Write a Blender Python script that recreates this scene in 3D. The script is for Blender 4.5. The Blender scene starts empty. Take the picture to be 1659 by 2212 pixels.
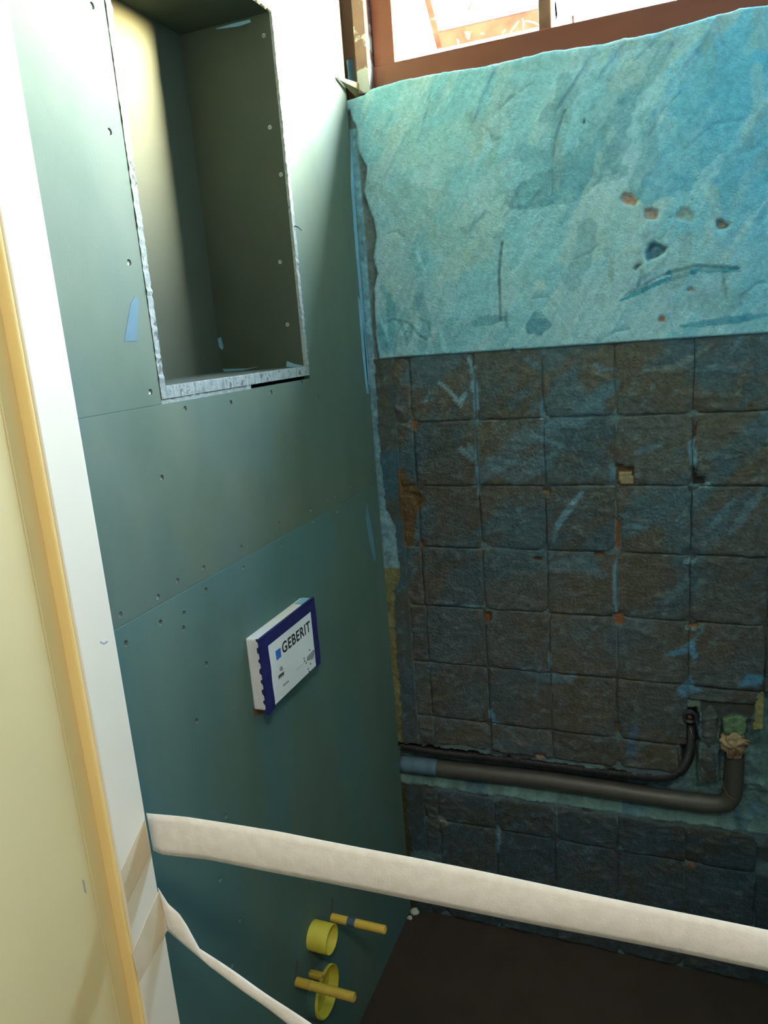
import bpy, bmesh, math, random
import numpy as np
from mathutils import Vector, Matrix

# ------------------------------------------------------------------ camera
CAM = np.array([0.6721, -1.6344, 1.5453])
RC = np.array([[0.93081532, 0.3576623, -0.07523636],
               [0.01347676, -0.23929779, -0.97085269],
               [-0.3652413, 0.90267062, -0.22756218]])   # rows: right, down, forward
F, CX, CY = 1614.08, 829.5, 1106.0
sc = bpy.context.scene
col = sc.collection
cd = bpy.data.cameras.new('camera'); co = bpy.data.objects.new('camera', cd); col.objects.link(co)
cd.sensor_fit = 'HORIZONTAL'; cd.sensor_width = 36.0; cd.lens = F * 36.0 / 1659.0
cd.clip_start = 0.01
M = Matrix(((RC[0][0], -RC[1][0], -RC[2][0]), (RC[0][1], -RC[1][1], -RC[2][1]), (RC[0][2], -RC[1][2], -RC[2][2]))).to_4x4()
M.translation = Vector(CAM); co.matrix_world = M
sc.camera = co

# ------------------------------------------------------------------ light
SKY_STRENGTH = 51.0
HALL_STRENGTH = 105.0
sc.view_settings.view_transform = 'Standard'
sc.view_settings.look = 'None'
sc.view_settings.gamma = 1.0
sc.view_settings.use_curve_mapping = False
sc.view_settings.exposure = 0.0
sc.cycles.max_bounces = 10
sc.cycles.diffuse_bounces = 8
w = bpy.data.worlds.new('sky'); sc.world = w; w.use_nodes = True
bg = w.node_tree.nodes['Background']
sk = w.node_tree.nodes.new('ShaderNodeTexSky'); sk.sky_type = 'NISHITA'; sk.sun_disc = False
sk.sun_elevation = math.radians(7.5); sk.sun_rotation = math.radians(62); sk.air_density = 1.0; sk.dust_density = 4.0; sk.ozone_density = 3.0
w.node_tree.links.new(sk.outputs[0], bg.inputs[0]); bg.inputs[1].default_value = SKY_STRENGTH
# daylight enters through the window: a portal guides the sky light through it
pl = bpy.data.lights.new('window_daylight', 'AREA'); pl.shape = 'RECTANGLE'; pl.size = 1.16; pl.size_y = 0.42
pl.cycles.is_portal = True
po = bpy.data.objects.new('window_daylight', pl); col.objects.link(po)
po.location = (0.61, 0.02, 2.30); po.rotation_euler = (-math.pi / 2, 0, 0)

# ------------------------------------------------------------------ helpers
rng = np.random.default_rng(7); random.seed(7)
LAT = rng.random((64, 64, 8))

def vnoise(x, z, f, k=0):
    x = np.asarray(x, float) * f + 13.7 * k; z = np.asarray(z, float) * f + 5.3 * k
    x0 = np.floor(x).astype(int); z0 = np.floor(z).astype(int)
    fx = x - x0; fz = z - z0
    fx = fx * fx * (3 - 2 * fx); fz = fz * fz * (3 - 2 * fz)
    g = LAT[:, :, k % 8]
    a = g[x0 % 64, z0 % 64]; b = g[(x0 + 1) % 64, z0 % 64]
    c = g[x0 % 64, (z0 + 1) % 64]; d = g[(x0 + 1) % 64, (z0 + 1) % 64]
    return (a * (1 - fx) + b * fx) * (1 - fz) + (c * (1 - fx) + d * fx) * fz

def fbm(x, z, f, k=0, n=4):
    s = 0; a = 0.5; t = 0
    for i in range(n):
        s = s + a * vnoise(x, z, f, k + i); t += a; a *= 0.55; f *= 2.03
    return s / t

def sst(a, b, x):
    t = np.clip((np.asarray(x, float) - a) / (b - a), 0, 1); return t * t * (3 - 2 * t)

def ray(u, v):
    return RC.T @ np.array([(u - CX) / F, (v - CY) / F, 1.0])

def on(u, v, n, d):                       # where the sight line meets the real plane n.x = d
    r = ray(u, v); n = np.asarray(n, float); t = (d - n @ CAM) / (n @ r); return CAM + t * r

def on_back(u, v, y=0.0):
    q = on(u, v, (0, 1, 0), y); return q[0], q[2]

def on_left(u, v, x=0.0):
    q = on(u, v, (1, 0, 0), x); return q[1], q[2]

def tag(o, label=None, cat=None, group=None, kind=None):
    if label: o['label'] = label
    if cat: o['category'] = cat
    if group: o['group'] = group
    if kind: o['kind'] = kind
    return o

def link(name, me, mat=None, parent=None):
    o = bpy.data.objects.new(name, me); col.objects.link(o)
    if mat is not None:
        for m in (mat if isinstance(mat, (list, tuple)) else [mat]): me.materials.append(m)
    if parent is not None: o.parent = parent
    return o

def empty(name, loc=(0, 0, 0)):
    o = bpy.data.objects.new(name, None); o.location = loc; col.objects.link(o); return o

def mesh_of(name, verts, faces, smooth=False):
    me = bpy.data.meshes.new(name); me.from_pydata([tuple(map(float, v)) for v in verts], [], faces); me.update()
    if smooth: me.polygons.foreach_set('use_smooth', [True] * len(me.polygons))
    return me

def fix(me):
    bm = bmesh.new(); bm.from_mesh(me); bmesh.ops.recalc_face_normals(bm, faces=bm.faces); bm.to_mesh(me); bm.free(); return me

def box_me(name, a, b, bev=0.0, seg=2):
    bm = bmesh.new(); bmesh.ops.create_cube(bm, size=1)
    for v in bm.verts:
        v.co = Vector([a[i] + (b[i] - a[i]) * (v.co[i] + 0.5) for i in range(3)])
    if bev: bmesh.ops.bevel(bm, geom=bm.edges[:], offset=bev, segments=seg, affect='EDGES', profile=0.5)
    me = bpy.data.meshes.new(name); bm.to_mesh(me); bm.free(); return me

def box(name, a, b, mat, parent=None, bev=0.0):
    return link(name, box_me(name, a, b, bev), mat, parent)

def tube_me(name, path, rad, seg=16, cap=True, inner=None):
    """tube along a polyline; rad number or list"""
    P = [Vector(q) for q in path]; n = len(P)
    R = [rad] * n if np.isscalar(rad) else list(rad)
    V = []; Fc = []
    up = None
    for i in range(n):
        t = (P[min(i + 1, n - 1)] - P[max(i - 1, 0)]).normalized()
        if up is None:
            up = Vector((0, 1, 0)) if abs(t.y) < 0.9 else Vector((0, 0, 1))
        a = (up - t * up.dot(t)).normalized(); up = a; b = t.cross(a)
        for k in range(seg):
            th = 2 * math.pi * k / seg
            V.append(P[i] + (a * math.cos(th) + b * math.sin(th)) * R[i])
    for i in range(n - 1):
        for k in range(seg):
            Fc.append((i * seg + k, i * seg + (k + 1) % seg, (i + 1) * seg + (k + 1) % seg, (i + 1) * seg + k))
    if cap:
        Fc.append(tuple(range(seg))[::-1]); Fc.append(tuple((n - 1) * seg + k for k in range(seg)))
    me = mesh_of(name, V, Fc, True); fix(me)
    me.polygons.foreach_set('use_smooth', [len(p.vertices) == 4 for p in me.polygons])
    return me

def lathe_me(name, prof, axis, org, seg=40):
    """prof: list of (along, radius) revolved round +axis ('x' or 'y' or 'z')"""
    V = []; Fc = []
    for (s, r) in prof:
        for k in range(seg):
            th = 2 * math.pi * k / seg; c, d = r * math.cos(th), r * math.sin(th)
            V.append({'x': (org[0] + s, org[1] + c, org[2] + d), 'y': (org[0] + c, org[1] + s, org[2] + d), 'z': (org[0] + c, org[1] + d, org[2] + s)}[axis])
    n = len(prof)
    for i in range(n - 1):
        for k in range(seg):
            Fc.append((i * seg + k, i * seg + (k + 1) % seg, (i + 1) * seg + (k + 1) % seg, (i + 1) * seg + k))
    me = mesh_of(name, V, Fc, True); bm = bmesh.new(); bm.from_mesh(me)
    bmesh.ops.remove_doubles(bm, verts=bm.verts, dist=1e-6); bmesh.ops.recalc_face_normals(bm, faces=bm.faces)
    bm.to_mesh(me); bm.free()
    return me

def ribbon_me(name, rows, thick=0.0004):
    """rows: list of cross sections (list of points); a thin sheet with real thickness"""
    n = len(rows); m = len(rows[0]); V = [Vector(q) for r in rows for q in r]
    Fc = [(i * m + j, i * m + j + 1, (i + 1) * m + j + 1, (i + 1) * m + j) for i in range(n - 1) for j in range(m - 1)]
    me = mesh_of(name, V, Fc, True)
    bm = bmesh.new(); bm.from_mesh(me); bm.normal_update()
    nv = {v.index: v.normal.copy() for v in bm.verts}
    bmesh.ops.solidify(bm, geom=bm.faces[:], thickness=thick)
    bmesh.ops.recalc_face_normals(bm, faces=bm.faces)
    bm.to_mesh(me); bm.free(); return me

def prism_me(name, poly, n_from, n_to, plane):
    """extruded irregular polygon. plane 'left': (y,z) extruded along x; 'back': (x,z) along y"""
    V = []
    for d in (n_from, n_to):
        for (a, b) in poly: V.append((d, a, b) if plane == 'left' else (a, d, b))
    k = len(poly)
    Fc = [tuple(range(k)), tuple(range(k, 2 * k))[::-1]] + [(i, (i + 1) % k, k + (i + 1) % k, k + i) for i in range(k)]
    return fix(mesh_of(name, V, Fc))

# ------------------------------------------------------------------ materials
def mat(name, c1, c2=None, scale=8.0, rough=0.85, bump=0.0, bscale=200.0, detail=5.0, stretch=(1, 1, 1), spec=0.3, metal=0.0, c3=None, s3=3.0, r3=(0.5, 0.65), attr=None, bdist=0.002):
    m = bpy.data.materials.new(name); m.use_nodes = True; nt = m.node_tree; N = nt.nodes; L = nt.links
    b = N['Principled BSDF']; b.inputs['Roughness'].default_value = rough; b.inputs['Metallic'].default_value = metal
    b.inputs['Specular IOR Level'].default_value = spec
    tc = N.new('ShaderNodeTexCoord'); mp = N.new('ShaderNodeMapping'); mp.inputs['Scale'].default_value = stretch
    L.new(tc.outputs['Object'], mp.inputs['Vector'])
    n1 = N.new('ShaderNodeTexNoise'); n1.inputs['Scale'].default_value = scale; n1.inputs['Detail'].default_value = detail
    L.new(mp.outputs[0], n1.inputs['Vector'])
    if attr:
        at = N.new('ShaderNodeVertexColor'); at.layer_name = attr
        mr = N.new('ShaderNodeMapRange'); mr.inputs[1].default_value = 0.3; mr.inputs[2].default_value = 0.7; mr.inputs[3].default_value = c1; mr.inputs[4].default_value = c2
        L.new(n1.outputs['Fac'], mr.inputs[0])
        vm = N.new('ShaderNodeVectorMath'); vm.operation = 'SCALE'
        L.new(at.outputs['Color'], vm.inputs[0]); L.new(mr.outputs[0], vm.inputs['Scale'])
        out = vm.outputs[0]
    else:
        rp = N.new('ShaderNodeValToRGB'); rp.color_ramp.elements[0].position = 0.35; rp.color_ramp.elements[1].position = 0.65
        rp.color_ramp.elements[0].color = (*c1, 1); rp.color_ramp.elements[1].color = (*(c2 or c1), 1)
        L.new(n1.outputs['Fac'], rp.inputs[0]); out = rp.outputs[0]
        if c3:
            n3 = N.new('ShaderNodeTexNoise'); n3.inputs['Scale'].default_value = s3; n3.inputs['Detail'].default_value = 4
            L.new(mp.outputs[0], n3.inputs['Vector'])
            r = N.new('ShaderNodeMapRange'); r.inputs[1].default_value = r3[0]; r.inputs[2].default_value = r3[1]; L.new(n3.outputs['Fac'], r.inputs[0])
            mx = N.new('ShaderNodeMixRGB'); mx.inputs[2].default_value = (*c3, 1); L.new(r.outputs[0], mx.inputs[0]); L.new(out, mx.inputs[1]); out = mx.outputs[0]
    L.new(out, b.inputs['Base Color'])
    if bump:
        nb = N.new('ShaderNodeTexNoise'); nb.inputs['Scale'].default_value = bscale; nb.inputs['Detail'].default_value = 6
        L.new(tc.outputs['Object'], nb.inputs['Vector'])
        bp = N.new('ShaderNodeBump'); bp.inputs['Strength'].default_value = bump; bp.inputs['Distance'].default_value = bdist
        L.new(nb.outputs['Fac'], bp.inputs['Height']); L.new(bp.outputs[0], b.inputs['Normal'])
    return m

def glow(name, c, s):
    m = bpy.data.materials.new(name); m.use_nodes = True; b = m.node_tree.nodes['Principled BSDF']
    b.inputs['Base Color'].default_value = (*c, 1); b.inputs['Emission Color'].default_value = (*c, 1); b.inputs['Emission Strength'].default_value = s
    return m

m_wall = mat('back_wall_coats', 0.86, 1.14, scale=110, attr='col', rough=0.9, bump=0.8, bscale=230, spec=0.15, bdist=0.003)
m_bed = mat('mortar_bed', 0.75, 1.25, scale=70, attr='col', rough=0.78, bump=1.0, bscale=150, spec=0.3, bdist=0.004)
m_board = mat('green_gypsum_board', (0.088, 0.130, 0.094), (0.116, 0.154, 0.112), scale=9, rough=0.75, bump=0.07, bscale=300, detail=9, stretch=(1, 1, 0.6), c3=(0.092, 0.142, 0.126), s3=4, r3=(0.48, 0.7))
m_board2 = mat('blue_green_gypsum_board', (0.078, 0.136, 0.108), (0.098, 0.158, 0.128), scale=9, detail=9, rough=0.75, bump=0.07, bscale=300, stretch=(1, 1, 0.3), c3=(0.070, 0.160, 0.162), s3=4, r3=(0.46, 0.66))
m_core = mat('gypsum_core', (0.20, 0.235, 0.225), (0.32, 0.36, 0.345), scale=60, rough=0.95, bump=0.8, bscale=250, spec=0.1, c3=(0.13, 0.14, 0.13), s3=60, r3=(0.58, 0.66))
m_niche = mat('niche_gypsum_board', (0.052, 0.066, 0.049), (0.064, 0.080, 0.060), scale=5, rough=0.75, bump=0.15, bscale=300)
m_screw = mat('screw_steel', (0.45, 0.47, 0.46), (0.3, 0.32, 0.32), scale=300, rough=0.4, metal=0.6)
m_paintblue = mat('blue_primer', (0.16, 0.36, 0.50), (0.22, 0.44, 0.58), scale=30, rough=0.6, bump=0.3, bscale=120)
m_floor = mat('dark_brown_floor', (0.036, 0.026, 0.021), (0.042, 0.031, 0.025), scale=12, rough=0.7, bump=0.15, bscale=180, spec=0.2)
m_jamb = mat('cream_paint', (0.74, 0.69, 0.56), (0.78, 0.73, 0.60), scale=6, rough=0.45, bump=0.05, bscale=60)
m_beige = mat('beige_paint', (0.62, 0.53, 0.28), (0.66, 0.57, 0.31), scale=4, rough=0.5, bump=0.05, bscale=60)
m_yellow = mat('yellowed_seal', (0.82, 0.62, 0.26), (0.88, 0.70, 0.33), scale=9, rough=0.6, stretch=(1, 1, 0.3))
m_tape = mat('white_paper_tape', (0.75, 0.75, 0.73), (0.82, 0.82, 0.80), scale=90, rough=0.8, bump=0.25, bscale=400)
m_tapeback = mat('tan_tape_layer', (0.60, 0.50, 0.34), (0.66, 0.56, 0.40), scale=30, rough=0.7)
m_white = mat('white_plastic', (0.62, 0.64, 0.63), (0.68, 0.70, 0.69), scale=20, rough=0.5)
m_label = mat('label_paper', (0.74, 0.78, 0.80), (0.80, 0.84, 0.86), scale=8, rough=0.55)
m_bluetape = mat('dark_blue_tape', (0.016, 0.018, 0.105), (0.024, 0.027, 0.14), scale=40, rough=0.45, bump=0.3, bscale=150)
m_ink = mat('black_print', (0.012, 0.016, 0.02), rough=0.6)
m_inkgrey = mat('grey_print', (0.30, 0.34, 0.36), rough=0.6)
m_inkblue = mat('blue_print', (0.04, 0.16, 0.55), rough=0.6)
m_ypipe = mat('yellow_plastic', (0.50, 0.44, 0.045), (0.56, 0.50, 0.06), scale=30, rough=0.5)
m_ypipe_in = m_ypipe
m_yrod = mat('yellow_sleeve', (0.55, 0.37, 0.05), (0.62, 0.43, 0.07), scale=30, rough=0.5, c3=(0.35, 0.25, 0.08), s3=60, r3=(0.6, 0.7))
m_pvc = mat('grey_brown_pipe', (0.055, 0.052, 0.045), (0.075, 0.07, 0.06), scale=20, rough=0.45, spec=0.5)
m_black = mat('black_conduit', (0.012, 0.013, 0.014), (0.02, 0.021, 0.022), scale=30, rough=0.45, spec=0.5)
m_copper = mat('rusty_brown', (0.16, 0.07, 0.04), (0.10, 0.05, 0.03), scale=80, rough=0.7)
m_paper = mat('crumpled_tan_paper', (0.20, 0.13, 0.07), (0.36, 0.27, 0.17), scale=40, rough=0.85, bump=0.6, bscale=120)
m_frame = mat('brown_window_paint', (0.11, 0.030, 0.017), (0.14, 0.040, 0.022), scale=14, rough=0.5, bump=0.2, bscale=60, stretch=(0.3, 1, 1))
m_peel = mat('peeling_paint', (0.20, 0.12, 0.10), (0.17, 0.09, 0.08), scale=20, rough=0.8, bump=0.6, bscale=70, c3=(0.42, 0.42, 0.40), s3=22, r3=(0.5, 0.53))
m_sash = mat('weathered_sash_wood', (0.09, 0.045, 0.025), (0.15, 0.08, 0.045), scale=25, rough=0.7, c3=(0.25, 0.22, 0.17), s3=30, r3=(0.62, 0.66))
m_wood = mat('raw_wood', (0.26, 0.20, 0.10), (0.36, 0.28, 0.15), scale=30, rough=0.8, stretch=(4, 0.5, 4))
m_room = mat('pale_teal_plaster', (0.36, 0.50, 0.50), (0.42, 0.56, 0.56), scale=3, rough=0.9)
m_ceil = mat('ceiling_white', (0.62, 0.64, 0.62), (0.68, 0.70, 0.68), scale=4, rough=0.9)
m_hall = mat('hall_paint', (0.62, 0.58, 0.48), (0.66, 0.62, 0.52), scale=3, rough=0.9)
m_masonry = mat('masonry', (0.25, 0.15, 0.10), (0.30, 0.19, 0.13), scale=10, rough=0.95)
m_ground = mat('outside_ground', (0.20, 0.22, 0.14), (0.30, 0.30, 0.22), scale=1.5, rough=0.95)
m_leaf = mat('leaf_green', (0.014, 0.026, 0.008), (0.02, 0.036, 0.011), scale=20, rough=0.6)
m_debris = mat('mortar_crumbs', (0.30, 0.34, 0.32), (0.45, 0.50, 0.47), scale=60, rough=0.95, bump=0.5, bscale=150)
m_web = mat('dusty_white_fibre', (0.75, 0.75, 0.72), rough=0.9)
m_glass = bpy.data.materials.new('window_glass'); m_glass.use_nodes = True
_n = m_glass.node_tree; _o = _n.nodes['Material Output']; _n.nodes.remove(_n.nodes['Principled BSDF'])
_t = _n.nodes.new('ShaderNodeBsdfTransparent'); _t.inputs[0].default_value = (0.96, 0.98, 0.97, 1); _g = _n.nodes.new('ShaderNodeBsdfGlossy'); _g.inputs['Roughness'].default_value = 0.03
_m = _n.nodes.new('ShaderNodeMixShader'); _m.inputs[0].default_value = 0.02
_n.links.new(_t.outputs[0], _m.inputs[1]); _n.links.new(_g.outputs[0], _m.inputs[2]); _n.links.new(_m.outputs[0], _o.inputs[0])

# ------------------------------------------------------------------ floor, ceiling, side walls, hall
tag(box('floor', (-0.3, -1.06, -0.08), (1.75, 0.05, 0.0), m_floor), 'dark brown toilet floor below the tapes', 'floor', kind='structure')
tag(box('ceiling', (-0.35, -1.25, 2.5), (1.75, 0.05, 2.58), m_ceil), 'white ceiling above the toilet', 'ceiling', kind='structure')
tag(box('wall_right', (1.2, -1.2, 0), (1.75, 0.05, 2.5), m_room), 'pale teal plastered right wall of the toilet', 'wall', kind='structure')
wf = tag(empty('wall_front', (0, -1.06, 0)), 'wall round the doorway seen from the hall', 'wall', kind='structure'); wf_inv = Matrix.Translation((0, 1.06, 0))
def kid(o, parent):            # keep world coordinates under a moved parent
    o.parent = parent; o.matrix_parent_inverse = Matrix.Translation(-parent.location); return o
for a, b in (((-0.35, -1.2, 0), (0.085, -1.06, 2.5)), ((0.93, -1.2, 0), (1.75, -1.06, 2.5)), ((0.085, -1.2, 2.08), (0.93, -1.06, 2.5))):
    kid(box('wall_section', a, b, m_hall), wf)
tag(box('hall_floor', (-1.2, -3.2, -0.08), (2.3, -1.06, -0.001), mat('hall_floor_tiles', (0.22, 0.18, 0.14), (0.27, 0.22, 0.17), scale=4)), 'hall floor in front of the doorway', 'floor', kind='structure')
tag(box('hall_ceiling', (-1.2, -3.2, 2.5), (2.3, -1.25, 2.58), m_ceil), 'white hall ceiling', 'ceiling', kind='structure')
hw = tag(empty('wall_hall', (0, -3.2, 0)), 'cream hall walls behind the doorway', 'wall', kind='structure')
for a, b in (((-1.3, -3.2, 0), (-1.2, -1.06, 2.5)), ((2.3, -3.2, 0), (2.4, -1.06, 2.5)), ((-1.3, -3.3, 0), (2.4, -3.2, 2.5)), ((-1.2, -1.2, 0), (-0.35, -1.1, 2.5)), ((1.75, -1.2, 0), (2.3, -1.1, 2.5))):
    kid(box('wall_section', a, b, m_hall), hw)
hl = tag(empty('ceiling_light', (1.0, -1.95, 2.5)), 'round opal hall ceiling light behind the doorway', 'lamp')
kid(link('base', lathe_me('base', [(0, 0), (0, 0.15), (-0.02, 0.15), (-0.02, 0)], 'z', (1.0, -1.95, 2.5)), m_white), hl)
kid(link('shade', lathe_me('shade', [(-0.02, 0.14), (-0.05, 0.13), (-0.075, 0.09), (-0.085, 0.0)], 'z', (1.0, -1.95, 2.5)), glow('lit_opal_glass', (1.0, 0.90, 0.76), HALL_STRENGTH)), hl)

# ------------------------------------------------------------------ back wall (height field with its coats)
XS = np.arange(-0.02, 1.0001, 0.003); ZS = np.linspace(0, 2.06, 688)
X, Z = np.meshgrid(XS, ZS, indexing='ij')

def poly_dist(pts, X, Z):
    d = np.full(X.shape, 9.0); T = np.zeros(X.shape)
    L = 0; segs = []
    for i in range(len(pts) - 1):
        a, b = np.array(pts[i]), np.array(pts[i + 1]); l = np.linalg.norm(b - a) + 1e-9; segs.append((a, b, l, L)); L += l
    for a, b, l, s in segs:
        t = np.clip(((X - a[0]) * (b[0] - a[0]) + (Z - a[1]) * (b[1] - a[1])) / l ** 2, 0, 1)
        q = np.hypot(X - a[0] - t * (b[0] - a[0]), Z - a[1] - t * (b[1] - a[1]))
        m = q < d; d = np.where(m, q, d); T = np.where(m, (s + t * l) / L, T)
    return d, T

def inpoly(pts, X, Z):
    c = np.zeros(X.shape, bool); n = len(pts)
    for i in range(n):
        (x1, z1), (x2, z2) = pts[i], pts[(i + 1) % n]
        k = ((z1 > Z) != (z2 > Z)) & (X < (x2 - x1) * (Z - z1) / (z2 - z1 + 1e-12) + x1); c ^= k
    return c

def PB(l): return [on_back(u, v) for u, v in l]

BR = PB([(757, 232), (768, 262), (775, 330), (792, 362), (788, 415), (797, 450), (812, 490), (812, 515), (806, 555), (816, 592), (808, 625), (812, 700), (815, 742), (820, 780)])
BZ = np.array([q[1] for q in BR])[::-1]; BX = np.array([q[0] for q in BR])[::-1]

HOLES = [  # px outline, depth, colour
    ([(1339, 425), (1347, 416), (1365, 418), (1380, 434), (1372, 446), (1355, 445), (1342, 437)], 0.011, (0.42, 0.24, 0.17)),
    ([(1389, 452), (1405, 449), (1422, 454), (1422, 470), (1413, 476), (1392, 475)], 0.012, (0.42, 0.25, 0.18)),
    ([(1455, 466), (1468, 448), (1485, 446), (1503, 462), (1497, 484), (1478, 480), (1460, 474)], 0.005, (0.20, 0.29, 0.26)),
    ([(1545, 474), (1560, 473), (1580, 484), (1570, 495), (1550, 497), (1545, 488)], 0.012, (0.20, 0.16, 0.12)),
    ([(1548, 486), (1560, 488), (1558, 495), (1549, 494)], 0.004, (0.62, 0.33, 0.16)),
    ([(1392, 545), (1402, 528), (1410, 522), (1425, 526), (1443, 535), (1437, 547), (1420, 558), (1405, 562), (1398, 568)], 0.016, (0.06, 0.17, 0.24)),
    ([(1366, 580), (1375, 568), (1392, 568), (1385, 576), (1372, 588)], 0.010, (0.07, 0.12, 0.13)),
    ([(1481, 627), (1492, 619), (1503, 624), (1496, 631), (1485, 633)], 0.010, (0.40, 0.35, 0.28)),
    ([(1420, 690), (1428, 680), (1440, 685), (1436, 696), (1422, 697)], 0.010, (0.50, 0.26, 0.13)),
    ([(1256, 262), (1262, 256), (1266, 262), (1262, 270)], 0.016, (0.05, 0.03, 0.03)),
    ([(1484, 429), (1495, 428), (1503, 433), (1495, 435)], 0.008, (0.12, 0.06, 0.05)),
    ([(1445, 468), (1451, 466), (1450, 473), (1446, 473)], 0.008, (0.05, 0.08, 0.08)),
]
CRACKS = [([(1085, 525), (1078, 590), (1080, 660), (1081, 692)], 0.0026), ([(1093, 676), (1095, 708)], 0.0016), ([(1220, 240), (1200, 300), (1192, 360), (1195, 420)], 0.0013),
          ([(855, 690), (885, 700), (905, 725), (920, 735)], 0.0013), ([(868, 705), (858, 720), (855, 750)], 0.0012), ([(980, 735), (1000, 715), (1010, 700)], 0.001),
          ([(1150, 178), (1110, 205), (1078, 235)], 0.001), ([(1240, 560), (1275, 545), (1290, 530)], 0.001), ([(1385, 585), (1378, 620)], 0.0014), ([(1393, 600), (1395, 625)], 0.0012),
          ([(1400, 300), (1430, 240), (1470, 200)], 0.001), ([(1350, 640), (1420, 600), (1500, 575), (1595, 582)], 0.0015), ([(1560, 590), (1570, 650)], 0.001), ([(838, 505), (860, 500), (872, 512)], 0.001), ([(830, 700), (850, 690), (868, 700), (880, 740)], 0.0011), ([(1040, 270), (1060, 285), (1066, 305), (1078, 300)], 0.0012), ([(905, 690), (925, 700), (930, 730)], 0.001), ([(1470, 330), (1540, 270), (1600, 260)], 0.0008), ([(1600, 640), (1640, 610), (1659, 612)], 0.0012), ([(1290, 740), (1330, 715), (1360, 712)], 0.001), ([(1200, 660), (1180, 640), (1150, 645)], 0.0009)]

def strokes(C, X, Z, L):
    for pts, w, c, al in L:
        P = PB(pts); q = np.array(P)
        sel = (X > q[:, 0].min() - 2 * w) & (X < q[:, 0].max() + 2 * w) & (Z > q[:, 1].min() - 2 * w) & (Z < q[:, 1].max() + 2 * w)
        if not sel.any(): continue
        ii = np.where(sel.any(1))[0]; jj = np.where(sel.any(0))[0]; sl = (slice(ii[0], ii[-1] + 1), slice(jj[0], jj[-1] + 1))
        C[sl] = stroke1(C[sl], X[sl], Z[sl], P, w, c, al)
    return C

def stroke1(C, X, Z, P, w, c, al):
        d, T = poly_dist(P, X, Z)
        j = fbm(X, Z, 45, 3, 3); ww = w * (0.55 + 0.9 * j) * (0.35 + 0.65 * np.sin(np.pi * (T * 0.84 + 0.08)))
        a = 1.25 * al * (1 - sst(0.86, 1.0, d / ww)) * (0.65 + 0.5 * vnoise(X, Z, 90, 2))
        a = np.clip(a, 0, 1)[..., None]; return C * (1 - a) + np.array(c) * a

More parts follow.
